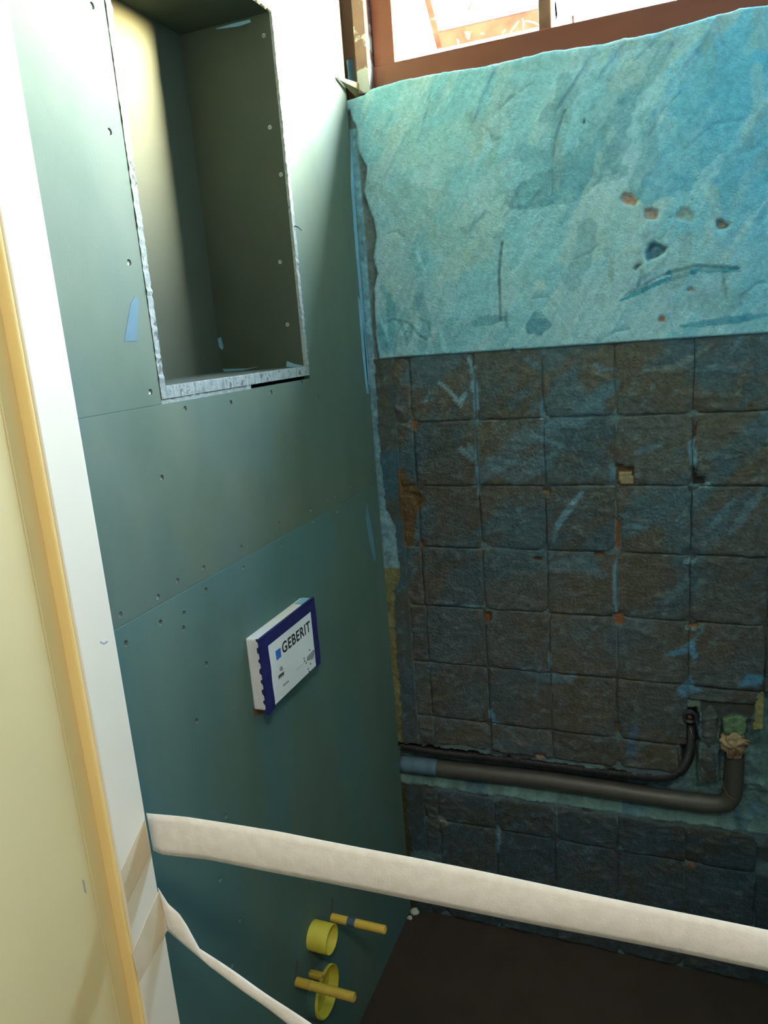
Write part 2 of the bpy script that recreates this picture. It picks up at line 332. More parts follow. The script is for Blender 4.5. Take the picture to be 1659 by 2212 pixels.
def plaster_col(X, Z):
    # rotated coordinates so the primer sweeps run diagonally
    u = (X * 0.55 + Z * 0.83); v = (X * 0.83 - Z * 0.55)
    a = fbm(u * 0.9, v * 2.6, 7, 0, 5)[..., None]; b = fbm(u * 1.2, v * 4.5, 10, 2, 4)[..., None]; e = fbm(X, Z, 30, 4, 3)[..., None]
    c0 = np.array((0.28, 0.47, 0.53)); c1 = np.array((0.20, 0.44, 0.52)); c2 = np.array((0.115, 0.39, 0.55)); c3 = np.array((0.34, 0.53, 0.55))
    C = c0 * (1 - sst(.35, .65, a)) + c1 * sst(.35, .65, a)
    right = sst(0.52, 0.86, X + 0.35 * (Z - 1.8) + 0.25 * (fbm(u, v * 2, 6, 5, 3) - .5))[..., None]
    C = C * (1 - 0.75 * right) + c2 * 0.75 * right
    C = C * (1 - 0.5 * sst(.58, .75, b)) + c3 * 0.5 * sst(.58, .75, b)
    C = C * (0.95 + 0.10 * e)
    sk_ = fbm(u * 1.5, v * 14, 16, 3, 4)[..., None]; C = C * (0.86 + 0.28 * sk_)
    dk = (0.085, 0.245, 0.315); lt = (0.30, 0.46, 0.44); gr = (0.19, 0.31, 0.32)
    C = strokes(C, X, Z, [
        ([(1110, 430), (1230, 390), (1310, 330), (1345, 240)], 0.045, dk, 0.55), ([(1120, 330), (1250, 380), (1340, 370)], 0.03, dk, 0.35),
        ([(1150, 706), (1163, 700), (1180, 700)], 0.030, (0.085, 0.245, 0.33), 0.8), ([(1025, 700), (1055, 690), (1090, 688)], 0.012, (0.09, 0.26, 0.32), 0.7),
        ([(1340, 650), (1430, 608), (1510, 582), (1600, 585)], 0.006, (0.04, 0.22, 0.30), 0.9), ([(1440, 590), (1500, 580), (1595, 578)], 0.008, (0.04, 0.23, 0.32), 0.8),
        ([(1470, 705), (1540, 697), (1659, 680)], 0.008, (0.05, 0.24, 0.34), 0.7), ([(1395, 530), (1430, 510), (1440, 498)], 0.006, dk, 0.6),
        ([(1320, 565), (1322, 610)], 0.007, gr, 0.7), ([(1562, 600), (1565, 640)], 0.006, gr, 0.7),
        ([(1090, 150), (1240, 130), (1400, 80)], 0.012, gr, 0.3), ([(1400, 85), (1440, 80), (1470, 90)], 0.014, (0.12, 0.2, 0.21), 0.35),
        ([(880, 420), (960, 480), (1050, 560)], 0.05, (0.17, 0.36, 0.37), 0.4), ([(840, 300), (930, 330), (1040, 290)], 0.05, lt, 0.3),
        ([(950, 600), (1040, 540), (1100, 420)], 0.03, lt, 0.35), ([(1240, 560), (1320, 480), (1420, 430)], 0.05, lt, 0.35), ([(1160, 610), (1175, 620)], 0.014, (0.40, 0.55, 0.52), 0.6),
        ([(1330, 560), (1450, 540), (1560, 560)], 0.04, lt, 0.3), ([(1270, 300), (1330, 200), (1420, 130)], 0.03, (0.11, 0.29, 0.35), 0.4), ([(1200, 330), (1215, 240), (1240, 190)], 0.02, (0.15, 0.30, 0.34), 0.5),
        ([(1400, 420), (1500, 330), (1600, 200), (1659, 130)], 0.05, (0.075, 0.31, 0.44), 0.6), ([(1480, 230), (1560, 120), (1640, 40)], 0.05, (0.10, 0.34, 0.46), 0.6),
        ([(1560, 440), (1659, 330)], 0.06, (0.075, 0.29, 0.41), 0.5), ([(1330, 180), (1420, 120), (1500, 70)], 0.03, (0.28, 0.44, 0.44), 0.5), ([(1540, 60), (1590, 30)], 0.02, (0.30, 0.46, 0.46), 0.5),
        ([(850, 760), (845, 650), (828, 620)], 0.012, (0.08, 0.30, 0.36), 0.5), ([(820, 705), (838, 760)], 0.012, (0.07, 0.26, 0.33), 0.6), ([(890, 700), (880, 745)], 0.008, (0.08, 0.25, 0.32), 0.5),
        ([(975, 690), (965, 730)], 0.010, (0.13, 0.33, 0.38), 0.5), ([(1500, 640), (1540, 660), (1600, 640)], 0.03, (0.17, 0.32, 0.34), 0.4)])
    for q in range(70):                       # trowel sweeps and dabs left by the primer brush
        x0, z0 = RS.uniform(.05, .98), RS.uniform(1.51, 2.05); an = RS.normal(1.05, .45); ln = RS.uniform(.03, .13)
        P = [(x0, z0), (x0 + .5 * ln * math.cos(an) , z0 + .5 * ln * math.sin(an)), (x0 + ln * math.cos(an + .25), z0 + ln * math.sin(an + .25))]
        d, T = poly_dist(P, X, Z); ww = RS.uniform(.006, .02) * (0.6 + 0.8 * fbm(X, Z, 40, q % 5, 3))
        a = (RS.uniform(.15, .5) * (1 - sst(0.88, 1.0, d / ww)))[..., None]
        c = [np.array(dk), np.array(lt), np.array(c1), np.array(gr)][q % 4]
        C = C * (1 - a) + c * a
    return C

BW = (0.105, 0.17, 0.22)
def dado_col(X, Z):
    u = (X * 0.7 + Z * 0.7); v = (X * 0.7 - Z * 0.7)
    a = fbm(X, Z, 9, 1, 5)[..., None]; b = fbm(u, v * 2.2, 7, 3, 4)[..., None]; e = fbm(X, Z, 60, 5, 3)[..., None]; g = fbm(u * 2, v * 5, 20, 6, 3)[..., None]
    brown = np.array((0.074, 0.070, 0.052)); grey = np.array((0.066, 0.076, 0.072)); blue = np.array((0.046, 0.092, 0.115)); lt = np.array((0.11, 0.20, 0.25))
    C = brown * (1 - sst(.35, .65, a)) + grey * sst(.35, .65, a)
    bl = sst(.47, .64, b) * (0.45 + 0.55 * sst(0.75, 1.15, Z))[..., None]
    C = C * (1 - bl * .8) + blue * bl * .8
    C = C * (1 - 0.35 * sst(.66, .8, g)) + lt * 0.35 * sst(.66, .8, g)
    C = C * (0.8 + 0.4 * e)
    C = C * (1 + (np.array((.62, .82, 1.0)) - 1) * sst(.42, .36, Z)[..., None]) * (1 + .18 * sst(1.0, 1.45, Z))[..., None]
    L = (0.13, 0.26, 0.33); S = (0.085, 0.18, 0.235); D = (0.045, 0.085, 0.105)
    return strokes(C, X, Z, [
        ([(1010, 770), (1022, 800), (1026, 850), (1030, 900)], 0.006, L, 0.9), ([(1030, 900), (1032, 1000), (1035, 1070)], 0.005, L, 0.6),
        ([(948, 825), (975, 850), (995, 875), (1000, 860)], 0.006, (0.16, 0.28, 0.33), 0.8), ([(925, 850), (918, 870)], 0.004, S, 0.8), ([(995, 860), (1008, 850)], 0.006, L, 0.8),
        ([(1135, 775), (1165, 795)], 0.006, S, 0.7), ([(1170, 850), (1172, 905), (1178, 930)], 0.004, L, 0.7), ([(1280, 785), (1300, 798), (1325, 798)], 0.005, S, 0.7),
        ([(1390, 802), (1450, 795), (1500, 770), (1540, 742)], 0.006, (0.12, 0.17, 0.17), 0.7), ([(1500, 800), (1540, 795), (1600, 800)], 0.006, S, 0.5),
        ([(1180, 920), (1250, 905), (1330, 830)], 0.022, S, 0.35), ([(1030, 1040), (1130, 950), (1180, 930), (1250, 915)], 0.025, S, 0.35), ([(1150, 940), (1215, 965)], 0.006, L, 0.5),
        ([(995, 970), (1020, 985), (1015, 960)], 0.012, L, 0.5), ([(1060, 1000), (1120, 1020), (1180, 1000)], 0.03, S, 0.3), ([(1200, 1145), (1225, 1105), (1255, 1065)], 0.009, L, 0.75), ([(1195, 1170), (1205, 1130)], 0.007, S, 0.6),
        ([(1370, 980), (1400, 965), (1425, 962)], 0.009, S, 0.6), ([(1320, 1000), (1328, 1045)], 0.012, L, 0.45), ([(1495, 950), (1498, 990), (1500, 1010)], 0.008, L, 0.7), ([(1490, 1048), (1515, 1050), (1535, 1045)], 0.005, (0.2, 0.34, 0.38), 0.9),
        ([(1360, 1135), (1400, 1140)], 0.004, S, 0.8), ([(1530, 1150), (1560, 1110), (1585, 1080)], 0.008, S, 0.5), ([(1580, 1150), (1630, 1080), (1659, 1050)], 0.01, S, 0.4), ([(1480, 1212), (1505, 1210)], 0.007, L, 0.6), ([(1330, 1210), (1328, 1250), (1333, 1330)], 0.006, L, 0.6),
        ([(1185, 1230), (1240, 1215), (1300, 1240)], 0.022, S, 0.35), ([(1440, 1300), (1500, 1240)], 0.01, S, 0.3), ([(1440, 1415), (1480, 1405), (1495, 1390), (1500, 1420)], 0.009, (0.07, 0.2, 0.3), 0.85), ([(1480, 1400), (1520, 1360)], 0.005, S, 0.6), ([(1480, 1355), (1520, 1352)], 0.008, L, 0.6),
        ([(1120, 1445), (1170, 1460), (1230, 1470), (1240, 1455)], 0.012, (0.07, 0.13, 0.16), 0.7), ([(1187, 1410), (1188, 1440)], 0.005, L, 0.7), ([(1010, 1308), (1045, 1312)], 0.004, (0.17, 0.32, 0.4), 0.9), ([(960, 1302), (1045, 1312)], 0.003, S, 0.7),
        ([(1060, 1535), (1068, 1560), (1078, 1560)], 0.008, (0.1, 0.24, 0.36), 0.85), ([(1360, 1640), (1370, 1570)], 0.01, (0.05, 0.1, 0.17), 0.7), ([(1490, 1465), (1490, 1485), (1475, 1492), (1510, 1492)], 0.012, (0.07, 0.2, 0.3), 0.9), ([(1605, 1478), (1645, 1465)], 0.016, (0.05, 0.17, 0.28), 0.9),
        ([(1072, 1785), (1078, 1800), (1075, 1840)], 0.007, (0.09, 0.2, 0.3), 0.8), ([(1200, 1735), (1205, 1830)], 0.004, (0.1, 0.17, 0.2), 0.6), ([(1338, 1832), (1345, 1840)], 0.008, (0.1, 0.2, 0.26), 0.8), ([(945, 1765), (965, 1780)], 0.011, (0.22, 0.22, 0.17), 0.7), ([(1485, 1865), (1500, 1870)], 0.008, (0.25, 0.11, 0.05), 0.8),
        ([(890, 1845), (950, 1850)], 0.014, (0.07, 0.14, 0.13), 0.8), ([(1550, 1640), (1550, 1640)], 0.01, D, 0.5), ([(915, 960), (890, 1000), (870, 1060)], 0.02, (0.05, 0.085, 0.105), 0.6), ([(850, 840), (870, 900)], 0.02, (0.06, 0.085, 0.1), 0.6)])

NOTCH = [  # px outline of knocked-out spots at the old joints, colour underneath
    ([(1331, 1008), (1338, 1000), (1345, 1006), (1368, 1012), (1369, 1050), (1333, 1050)], (0.11, 0.062, 0.025)),
    ([(1329, 1121), (1342, 1124), (1341, 1160), (1338, 1188), (1330, 1184)], (0.20, 0.085, 0.03)),
    ([(1496, 1010), (1501, 1012), (1503, 1030), (1519, 1032), (1522, 1048), (1498, 1048)], (0.03, 0.03, 0.028)),
    ([(888, 906), (898, 908), (901, 928), (890, 930)], (0.24, 0.11, 0.04)),
    ([(1168, 1057), (1186, 1058), (1185, 1070), (1170, 1069)], (0.22, 0.15, 0.07)),
    ([(1498, 918), (1508, 918), (1505, 945), (1498, 942)], (0.16, 0.07, 0.03)),
    ([(1150, 1207), (1168, 1204), (1172, 1210), (1158, 1214)], (0.19, 0.10, 0.04)),
    ([(1283, 1197), (1305, 1198), (1308, 1208), (1286, 1208)], (0.22, 0.12, 0.06)),
    ([(1045, 1322), (1060, 1324), (1058, 1345), (1050, 1350)], (0.18, 0.075, 0.03)),
    ([(1325, 1325), (1345, 1324), (1347, 1352), (1330, 1350)], (0.22, 0.10, 0.04)),
    ([(1484, 1350), (1510, 1347), (1512, 1357), (1490, 1359)], (0.25, 0.13, 0.05)),
    ([(885, 1065), (905, 1068), (915, 1085), (900, 1098)], (0.12, 0.08, 0.02)),
    ([(906, 1168), (914, 1172), (915, 1186), (906, 1182)], (0.16, 0.07, 0.03)),
    ([(1128, 752), (1140, 748), (1142, 756), (1130, 758)], (0.4, 0.2, 0.08)),
    ([(1328, 1560), (1338, 1562), (1336, 1588), (1330, 1585)], (0.12, 0.08, 0.03)),
    ([(1152, 1630), (1175, 1632), (1180, 1642), (1160, 1642)], (0.3, 0.21, 0.14)),
]
NOTCH = [(PB(a), c) for a, c in NOTCH]
RS = np.random.default_rng(11)

def chase_depth(X, Z):
    j = 0.006 * (fbm(X, Z, 40, 2, 3) - .5) * 2
    up = 0.512 + 0.010 * (fbm(X, X * 0, 12, 1, 3) - .3) + j; lo = 0.392 + 0.006 * (fbm(X, X * 0 + 3, 15, 4, 3) - .5) + 0.01 * X + j
    h = sst(0, .010, up - Z) * sst(0, .03, Z - lo) * sst(0.88, .85, X)
    v1 = sst(0, .008, X - (.686 + j)) * sst(0, .008, (.727 + j) - X) * sst(0, .006, .706 - Z + j) * (Z > .45)
    v2 = sst(0, .010, X - (.762 + j)) * sst(0, .02, (.862 + j) - X) * sst(0, .008, .682 - Z + j) * (Z > .41)
    v3 = sst(0, .006, X - (.836 + j)) * sst(0, .02, 0.90 + j - X) * sst(0, .01, .80 - Z + j) * (Z > .41)
    d = np.maximum.reduce([h, v1, v2 * .8, v3 * .9])
    return d

Y = np.zeros(X.shape); C = np.zeros(X.shape + (3,))
up = Z > 1.4985 + 0.003 * (fbm(X, X * 0, 25, 1, 3) - .5)
# plaster coat
yp = -0.004 + 0.004 * (fbm(X, Z, 6, 2, 3) - .5) + 0.0024 * (fbm(X * .55 + Z * .83, (X * .83 - Z * .55) * 3, 18, 1, 4) - .5) * 2 + 0.0012 * (fbm(X, Z, 90, 3, 2) - .5)
Cp = plaster_col(X, Z)
bx = np.interp(Z, BZ, BX) + 0.006 * (fbm(X * 0, Z, 60, 3, 3) - .5)
brk = sst(0.002, -0.003, X - bx) * (Z < 2.04)
yp = yp + brk * (0.010 + 0.006 * (fbm(X, Z, 70, 6, 4) - .5))
stone = np.array((0.12, 0.165, 0.165)) * (0.6 + 0.9 * fbm(X, Z, 55, 5, 4)[..., None])
Cp = Cp * (1 - brk[..., None]) + stone * brk[..., None]
edge = (X < 0.012 + 0.004 * fbm(X * 0, Z, 30, 2, 3)) & (Z < 2.0)
Cp[edge] = np.array((0.16, 0.34, 0.42)) * (0.5 + 0.9 * fbm(X, Z, 70, 2, 3)[edge][:, None])
yp = yp + np.where(edge, -0.004, 0)
for px, dep, c in HOLES:
    P = PB(px); inn = inpoly(P, X, Z); d, _ = poly_dist(P + [P[0]], X, Z)
    q = np.where(inn, sst(-0.001, 0.005, d), sst(.002, 0, d) * 0.12)
    yp = yp + dep * q * (0.7 + 0.6 * fbm(X, Z, 120, 1, 3))
    a = np.where(inn, sst(0, 0.003, d), 0)[..., None] * (0.6 + 0.4 * fbm(X, Z, 90, 3, 2)[..., None])
    Cp = Cp * (1 - a) + np.array(c) * a
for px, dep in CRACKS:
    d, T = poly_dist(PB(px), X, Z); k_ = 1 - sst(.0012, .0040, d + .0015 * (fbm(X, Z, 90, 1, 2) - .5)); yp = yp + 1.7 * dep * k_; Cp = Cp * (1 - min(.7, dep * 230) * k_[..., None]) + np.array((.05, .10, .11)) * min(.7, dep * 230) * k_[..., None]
for q in range(44):                                   # little lifted flakes and trowel steps
    x0, z0 = RS.uniform(.05, .95), RS.uniform(1.51, 2.05); an = RS.uniform(.6, 2.0); ln = RS.uniform(.02, .07)
    nx, nz = -math.sin(an), math.cos(an); s = (X - x0) * nx + (Z - z0) * nz; t = (X - x0) * math.cos(an) + (Z - z0) * math.sin(an) + .004 * fbm(X, Z, 50, q % 4, 2)
    yp = yp - 0.0026 * sst(-.001, .001, s + .01 * (fbm(X, Z, 40, q % 5, 2) - .5)) * sst(.03, .0, s) * sst(ln, ln * .8, abs(t))
# dado ground between the mortar beds
yd = 0.0040 + 0.003 * (fbm(X, Z, 40, 5, 4) - .5)
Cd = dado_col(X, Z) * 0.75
jl = fbm(X, Z, 14, 6, 3)[..., None]
jc = np.array((0.16, 0.27, 0.30)) * sst(.45, .56, jl) + np.array((0.06, 0.066, 0.06)) * (1 - sst(.45, .56, jl))
Cd = Cd * .55 + jc * .45
for P, c in NOTCH:
    inn = inpoly(P, X, Z); Cd[inn] = c
    yd = yd + np.where(inn, 0.006, 0)
tb = PB([(1336, 1021), (1366, 1020), (1367, 1047), (1338, 1046)]); inn = inpoly(tb, X, Z); Cd[inn] = np.array((0.30, 0.24, 0.14)) ; yd = yd - np.where(inn, .008, 0)
# corner strip in the dado
wst = np.interp(Z, [0, .35, .52, .8, .93, .97, 1.10, 1.15, 1.3, 1.5], [.012, .012, .014, .016, .022, .04, .038, .016, .012, .016]) + 0.010 * (fbm(X, Z, 50, 1, 3) - .5)
st = X < wst
cst = np.array((0.17, 0.30, 0.36)) * (0.35 + 1.1 * fbm(X, Z, 60, 2, 3)[..., None])
olive = np.array((0.17, 0.17, 0.08)) * (0.5 + 0.9 * fbm(X, Z, 60, 4, 3)[..., None])
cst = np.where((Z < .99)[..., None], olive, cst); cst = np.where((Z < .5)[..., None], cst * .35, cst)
Cd = np.where(st[..., None], cst, Cd); yd = yd - np.where(st, 0.006 * fbm(X, Z, 60, 3, 3), 0)
band = (X >= wst) & (X < .058)
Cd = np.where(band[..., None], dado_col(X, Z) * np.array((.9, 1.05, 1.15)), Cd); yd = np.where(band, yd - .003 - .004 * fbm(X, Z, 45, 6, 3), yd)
orange = inpoly(PB([(858, 1015), (872, 1010), (885, 1040), (905, 1060), (912, 1090), (900, 1110), (890, 1185), (872, 1180), (866, 1100)]), X, Z)
Cd[orange] = np.array((0.10, 0.062, 0.027)) * (0.6 + .8 * fbm(X, Z, 40, 3, 3)[orange][:, None])
# chase for the pipes
cdp = chase_depth(X, Z)
ychase = 0.036 * cdp + 0.018 * (fbm(X, Z, 45, 4, 4) - .5) * (cdp > .02)
yd = np.where(cdp > .02, np.maximum(ychase, 0.0), yd)
cc = np.array((0.12, 0.215, 0.205)) * (0.45 + 1.1 * fbm(X, Z, 40, 1, 4)[..., None])
cc2 = np.array((0.09, 0.18, 0.22)) * (0.5 + fbm(X, Z, 30, 3, 4)[..., None]); k = sst(.5, .6, fbm(X, Z, 18, 2, 3))[..., None]
cc = cc * (1 - k) + cc2 * k
Cd = np.where((cdp > .02)[..., None], cc, Cd)
fr = inpoly(PB([(1562, 1550), (1590, 1543), (1612, 1552), (1614, 1580), (1595, 1590), (1562, 1586)]), X, Z)
Cd[fr] = np.array((0.11, 0.19, 0.10)) * (0.5 + fbm(X, Z, 80, 2, 3)[fr][:, None]); yd = np.where(fr, -.002 - .008 * fbm(X, Z, 90, 1, 3), yd)
fr = inpoly(PB([(1634, 1500), (1652, 1494), (1648, 1575), (1626, 1580), (1630, 1540)]), X, Z)
Cd[fr] = np.array((0.22, 0.21, 0.09)) * (0.5 + fbm(X, Z, 80, 2, 3)[fr][:, None]); yd = np.where(fr, .002 - .006 * fbm(X, Z, 90, 1, 3), yd)
fr = inpoly(PB([(1466, 1514), (1512, 1514), (1512, 1550), (1504, 1530), (1478, 1530), (1474, 1560), (1467, 1558)]), X, Z)
Cd[fr] = np.array((0.13, 0.19, 0.15)) * (0.6 + .8 * fbm(X, Z, 80, 2, 3)[fr][:, None]); yd = np.where(fr, .004, yd)
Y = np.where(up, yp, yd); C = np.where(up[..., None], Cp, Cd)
# ragged top edge under the window
top = np.array([on_back(u, v)[::1] for u, v in [(752, 215), (785, 205), (800, 192), (820, 186), (840, 180), (870, 172), (900, 166), (960, 155), (1040, 144), (1100, 130), (1140, 121), (1200, 107), (1300, 94), (1350, 82), (1420, 69), (1500, 46), (1600, 17), (1659, 10)]])
zt = np.interp(XS, top[:, 0], top[:, 1]) + 0.004 * (fbm(XS, XS * 0, 45, 2, 4) - .5) - 0.001
Zm = Z.copy(); kz = sst(1.9, 2.06, Z); Zm = Z + kz * (zt[:, None] - 2.06)
Y[:, -1] += 0.004; Y[:, -2] += 0.001
nx_, nz_ = X.shape
idx = np.arange(nx_ * nz_).reshape(nx_, nz_)
quads = np.stack([idx[:-1, :-1], idx[1:, :-1], idx[1:, 1:], idx[:-1, 1:]], -1).reshape(-1, 4)
V = np.stack([X, Y, Zm], -1).reshape(-1, 3)
# lip at the top going back under the window frame
lip = np.stack([XS, np.full(nx_, .06), zt - .004], -1); lo_ = len(V); V = np.vstack([V, lip])
lq = [(idx[i, -1], idx[i + 1, -1], lo_ + i + 1, lo_ + i) for i in range(nx_ - 1)]
def grid_mesh(name, V, Q, C, colname='col'):
    me = bpy.data.meshes.new(name); me.vertices.add(len(V)); me.vertices.foreach_set('co', np.asarray(V, np.float32).ravel())
    Q = np.asarray(Q, np.int32); me.loops.add(Q.size); me.loops.foreach_set('vertex_index', Q.ravel())
    me.polygons.add(len(Q)); me.polygons.foreach_set('loop_start', np.arange(0, Q.size, 4, dtype=np.int32)); me.polygons.foreach_set('loop_total', np.full(len(Q), 4, np.int32))
    me.polygons.foreach_set('use_smooth', np.ones(len(Q), bool))
    ca = me.color_attributes.new(colname, 'FLOAT_COLOR', 'POINT'); c4 = np.ones((len(V), 4), np.float32); c4[:, :3] = np.clip(C, 0, 1)
    ca.data.foreach_set('color', c4.ravel()); me.update(); me.validate(); return me
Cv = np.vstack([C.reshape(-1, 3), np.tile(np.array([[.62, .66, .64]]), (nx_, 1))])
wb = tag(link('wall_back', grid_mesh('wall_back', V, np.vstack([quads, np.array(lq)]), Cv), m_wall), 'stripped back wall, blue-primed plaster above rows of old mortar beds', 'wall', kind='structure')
for a, b in (((-0.35, 0.055, -0.08), (1.75, 0.16, 2.03)), ((-0.35, 0.0, 2.0), (-0.02, 0.16, 2.5)), ((1.18, 0.05, 2.03), (1.75, 0.16, 2.5)), ((-0.35, 0.0, 2.5), (1.75, 0.16, 2.62)), ((-0.35, 0.001, 0), (-0.0135, 0.06, 2.0)), ((-.02, .055, 2.03), (.02, .16, 2.5))):
    box('masonry', a, b, m_masonry, wb)
box('plaster_section', (1.0, 0.0, 1.5), (1.6, 0.06, 2.06), m_room, wb); box('mortar_section', (1.0, 0.006, 0), (1.6, 0.06, 1.5), m_masonry, wb)

# mortar beds left by the tiles, each its own piece
NB = 28
def bed(x0, x1, z0, z1):
    n1 = max(4, int(round((x1 - x0) / .15 * NB))); n2 = max(4, int(round((z1 - z0) / .15 * NB)))
    s, t = np.meshgrid(np.linspace(0, 1, n1 + 1), np.linspace(0, 1, n2 + 1), indexing='ij')
    k = RS.uniform(0, 60); g = RS.uniform(.0001, .0009)
    xa = x0 + (x1 - x0) * s; za = z0 + (z1 - z0) * t
    ex = np.minimum(s, 1 - s) * (x1 - x0); ez = np.minimum(t, 1 - t) * (z1 - z0); e = np.minimum(ex, ez)
    inset = g + .0065 * np.clip(fbm(xa + k, za, 30, 2, 3) - .48, 0, 1)
    xx = xa + inset * (np.where(s == 0, 1, 0) - np.where(s == 1, 1, 0)); zz = za + inset * (np.where(t == 0, 1, 0) - np.where(t == 1, 1, 0))
    y = 0.0005 + RS.uniform(-.0008, .0008) + .005 * (fbm(xx + k, zz, 16, 1, 4) - .5) + .0035 * (fbm(xx + k, zz * 1.6, 45, 4, 3) - .5) + 0.0022 * sst(.005, 0, e) * sst(.35, .6, fbm(xx + k, zz, 22, 5, 2))
    rid = np.zeros(xx.shape)
    for q in range(8):      # comb and trowel ridges
        a0, b0, an = RS.uniform(x0, x1), RS.uniform(z0, z1), RS.uniform(-.7, .5)
        d = abs((xx - a0) * -math.sin(an) + (zz - b0) * math.cos(an)); l = abs((xx - a0) * math.cos(an) + (zz - b0) * math.sin(an))
        rr_ = sst(.0055, 0, d + .004 * (fbm(xx, zz, 80, q % 5, 2) - .5)) * sst(RS.uniform(.015, .04), .008, l); y = y - .0026 * rr_; rid = np.maximum(rid, rr_)
    bd = (s == 0) | (s == 1) | (t == 0) | (t == 1)
    cnr = np.hypot(np.minimum(s, 1 - s) * (x1 - x0), np.minimum(t, 1 - t) * (z1 - z0)); y = y + RS.uniform(0, .006) * sst(.022, .004, cnr)
    for P, c in NOTCH:
        y = np.where(inpoly(P, xx, zz), 0.02, y)
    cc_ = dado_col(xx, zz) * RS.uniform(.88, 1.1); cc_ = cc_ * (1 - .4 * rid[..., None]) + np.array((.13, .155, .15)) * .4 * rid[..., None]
    orr = inpoly(PB([(858, 1015), (872, 1010), (885, 1040), (905, 1060), (912, 1090), (900, 1110), (890, 1185), (872, 1180), (866, 1100)]), xx, zz)
    cc_[orr] = np.array((0.10, 0.062, 0.027)) * (0.6 + .8 * fbm(xx, zz, 40, 3, 3)[orr][:, None])
    V = np.stack([xx, y, zz], -1).reshape(-1, 3); Cc = cc_.reshape(-1, 3)
    I = np.arange((n1 + 1) * (n2 + 1)).reshape(n1 + 1, n2 + 1)
    Q = np.stack([I[:-1, :-1], I[1:, :-1], I[1:, 1:], I[:-1, 1:]], -1).reshape(-1, 4).tolist()
    ring = list(I[:, 0]) + list(I[-1, 1:]) + list(I[-2::-1, -1]) + list(I[0, -2:0:-1])
    n = len(V); V2 = V[ring].copy(); V2[:, 1] = .016; V = np.vstack([V, V2]); Cc = np.vstack([Cc, Cc[ring] * .8])
    m = len(ring)
    Q += [(ring[i], n + i, n + (i + 1) % m, ring[(i + 1) % m]) for i in range(m)]
    link('mortar_bed', grid_mesh('mortar_bed', V, Q, Cc), m_bed, wb)
XC = [.056] + [.0995 + .15 * c for c in range(6)] + [.985]
for r in range(10):
    zt1, zb1 = 1.4985 - .15 * r, max(1.4985 - .15 * (r + 1), 0.002)
    for c in range(len(XC) - 1):
        xa, xb = XC[c], XC[c + 1]
        if r in (5,) and c >= 5:      # beside the pipe ends
            if c == 5: bed(xa, .735 if False else .8495, max(zb1, .715), zt1)
            elif c == 6: bed(xa + .06, xb, zb1, zt1)
            if c == 5: bed(.73, .76, .60, .705)
            continue
        if r == 6:
            z0 = .522
            if c <= 3: bed(xa, xb, z0, zt1)
            elif c == 4: bed(xa, .684, z0 + .005, zt1)
            elif c == 5: bed(.7300, .760, .54, zt1)
            else: bed(xa + .06, xb, zb1, zt1)
            continue
        if r == 7:
            if c == 6: bed(xa + .06, xb, zb1, zt1)
            else: bed(xa, xb, zb1, .386 + .010 * (xa + .1))
            continue
        bed(xa, xb, zb1, zt1)

# ------------------------------------------------------------------ left wall: gypsum boards, niche, screws
wl = tag(empty('wall_left', (-0.25, -0.5, 0)), 'left wall clad in grey-green gypsum board with a tall niche', 'wall', kind='structure')
def wkid(name, me, mat_): return kid(link(name, me, mat_), wl)
wkid('stud_wall', box_me('stud_wall', (-0.30, -1.2, 0), (-0.215, 0.05, 2.5)), m_masonry)
SCR = [on_left(u, v) for u, v in [(199, 12), (237, 284), (279, 567), (325, 847), (400, 883), (499, 870), (586, 848), (652, 826), (686, 858), (350, 1032), (260, 1328), (342, 1290), (384, 1255), (440, 1227), (521, 1182), (602, 1132), (671, 1102), (708, 1080), (725, 1073), (758, 1052), (770, 1005), (801, 1018), (271, 1390), (346, 1345), (397, 1325), (396, 1357), (444, 1275), (525, 1227), (607, 1178), (676, 1126), (711, 1112), (728, 1104), (761, 1083), (445, 1435), (424, 1558), (487, 1763), (711, 1356), (475, 1900), (517, 1988), (501, 2085)]]
def cutter():
    bm = bmesh.new()
    for (y, z) in SCR:
        r = 0.0042
        m = Matrix.Translation((0.0, y, z)) @ Matrix.Rotation(math.pi / 2, 4, 'Y')
        bmesh.ops.create_cone(bm, cap_ends=True, segments=14, radius1=r * .75, radius2=r * 1.25, depth=.007, matrix=m)
    me = bpy.data.meshes.new('cut'); bm.to_mesh(me); bm.free(); return link('cut', me)
cut = cutter()
BO = []
def board(y0, y1, z0, z1, xf, m):
    me = box_me('gypsum_board', (-.0125 + xf, y0, z0), (xf, y1, z1), .0003, 1)
    o = wkid('gypsum_board', me, m); BO.append(o); return o
board(-1.075, -.7675, 1.4773, 2.5, 0.0, m_board)
board(-1.075, -.3052, 1.2055, 1.4770, 0.0, m_board)
board(-.3049, -.003, 1.2055, 2.5, 0.0, m_board)
board(-.7665, -.3055, 2.128, 2.5, 0.0, m_board)
board(-1.075, -.5362, 0.0, 1.2050, 0.0008, m_board2)
board(-.5360, -.003, 0.0, 1.2050, 0.0008, m_board2)
bpy.context.view_layer.update()
for o in BO:
    md = o.modifiers.new('holes', 'BOOLEAN'); md.object = cut; md.operation = 'DIFFERENCE'; md.solver = 'EXACT'
dg = bpy.context.evaluated_depsgraph_get()
for o in BO:
    me = bpy.data.meshes.new_from_object(o.evaluated_get(dg)); o.modifiers.clear(); o.data = me
bpy.data.objects.remove(cut)
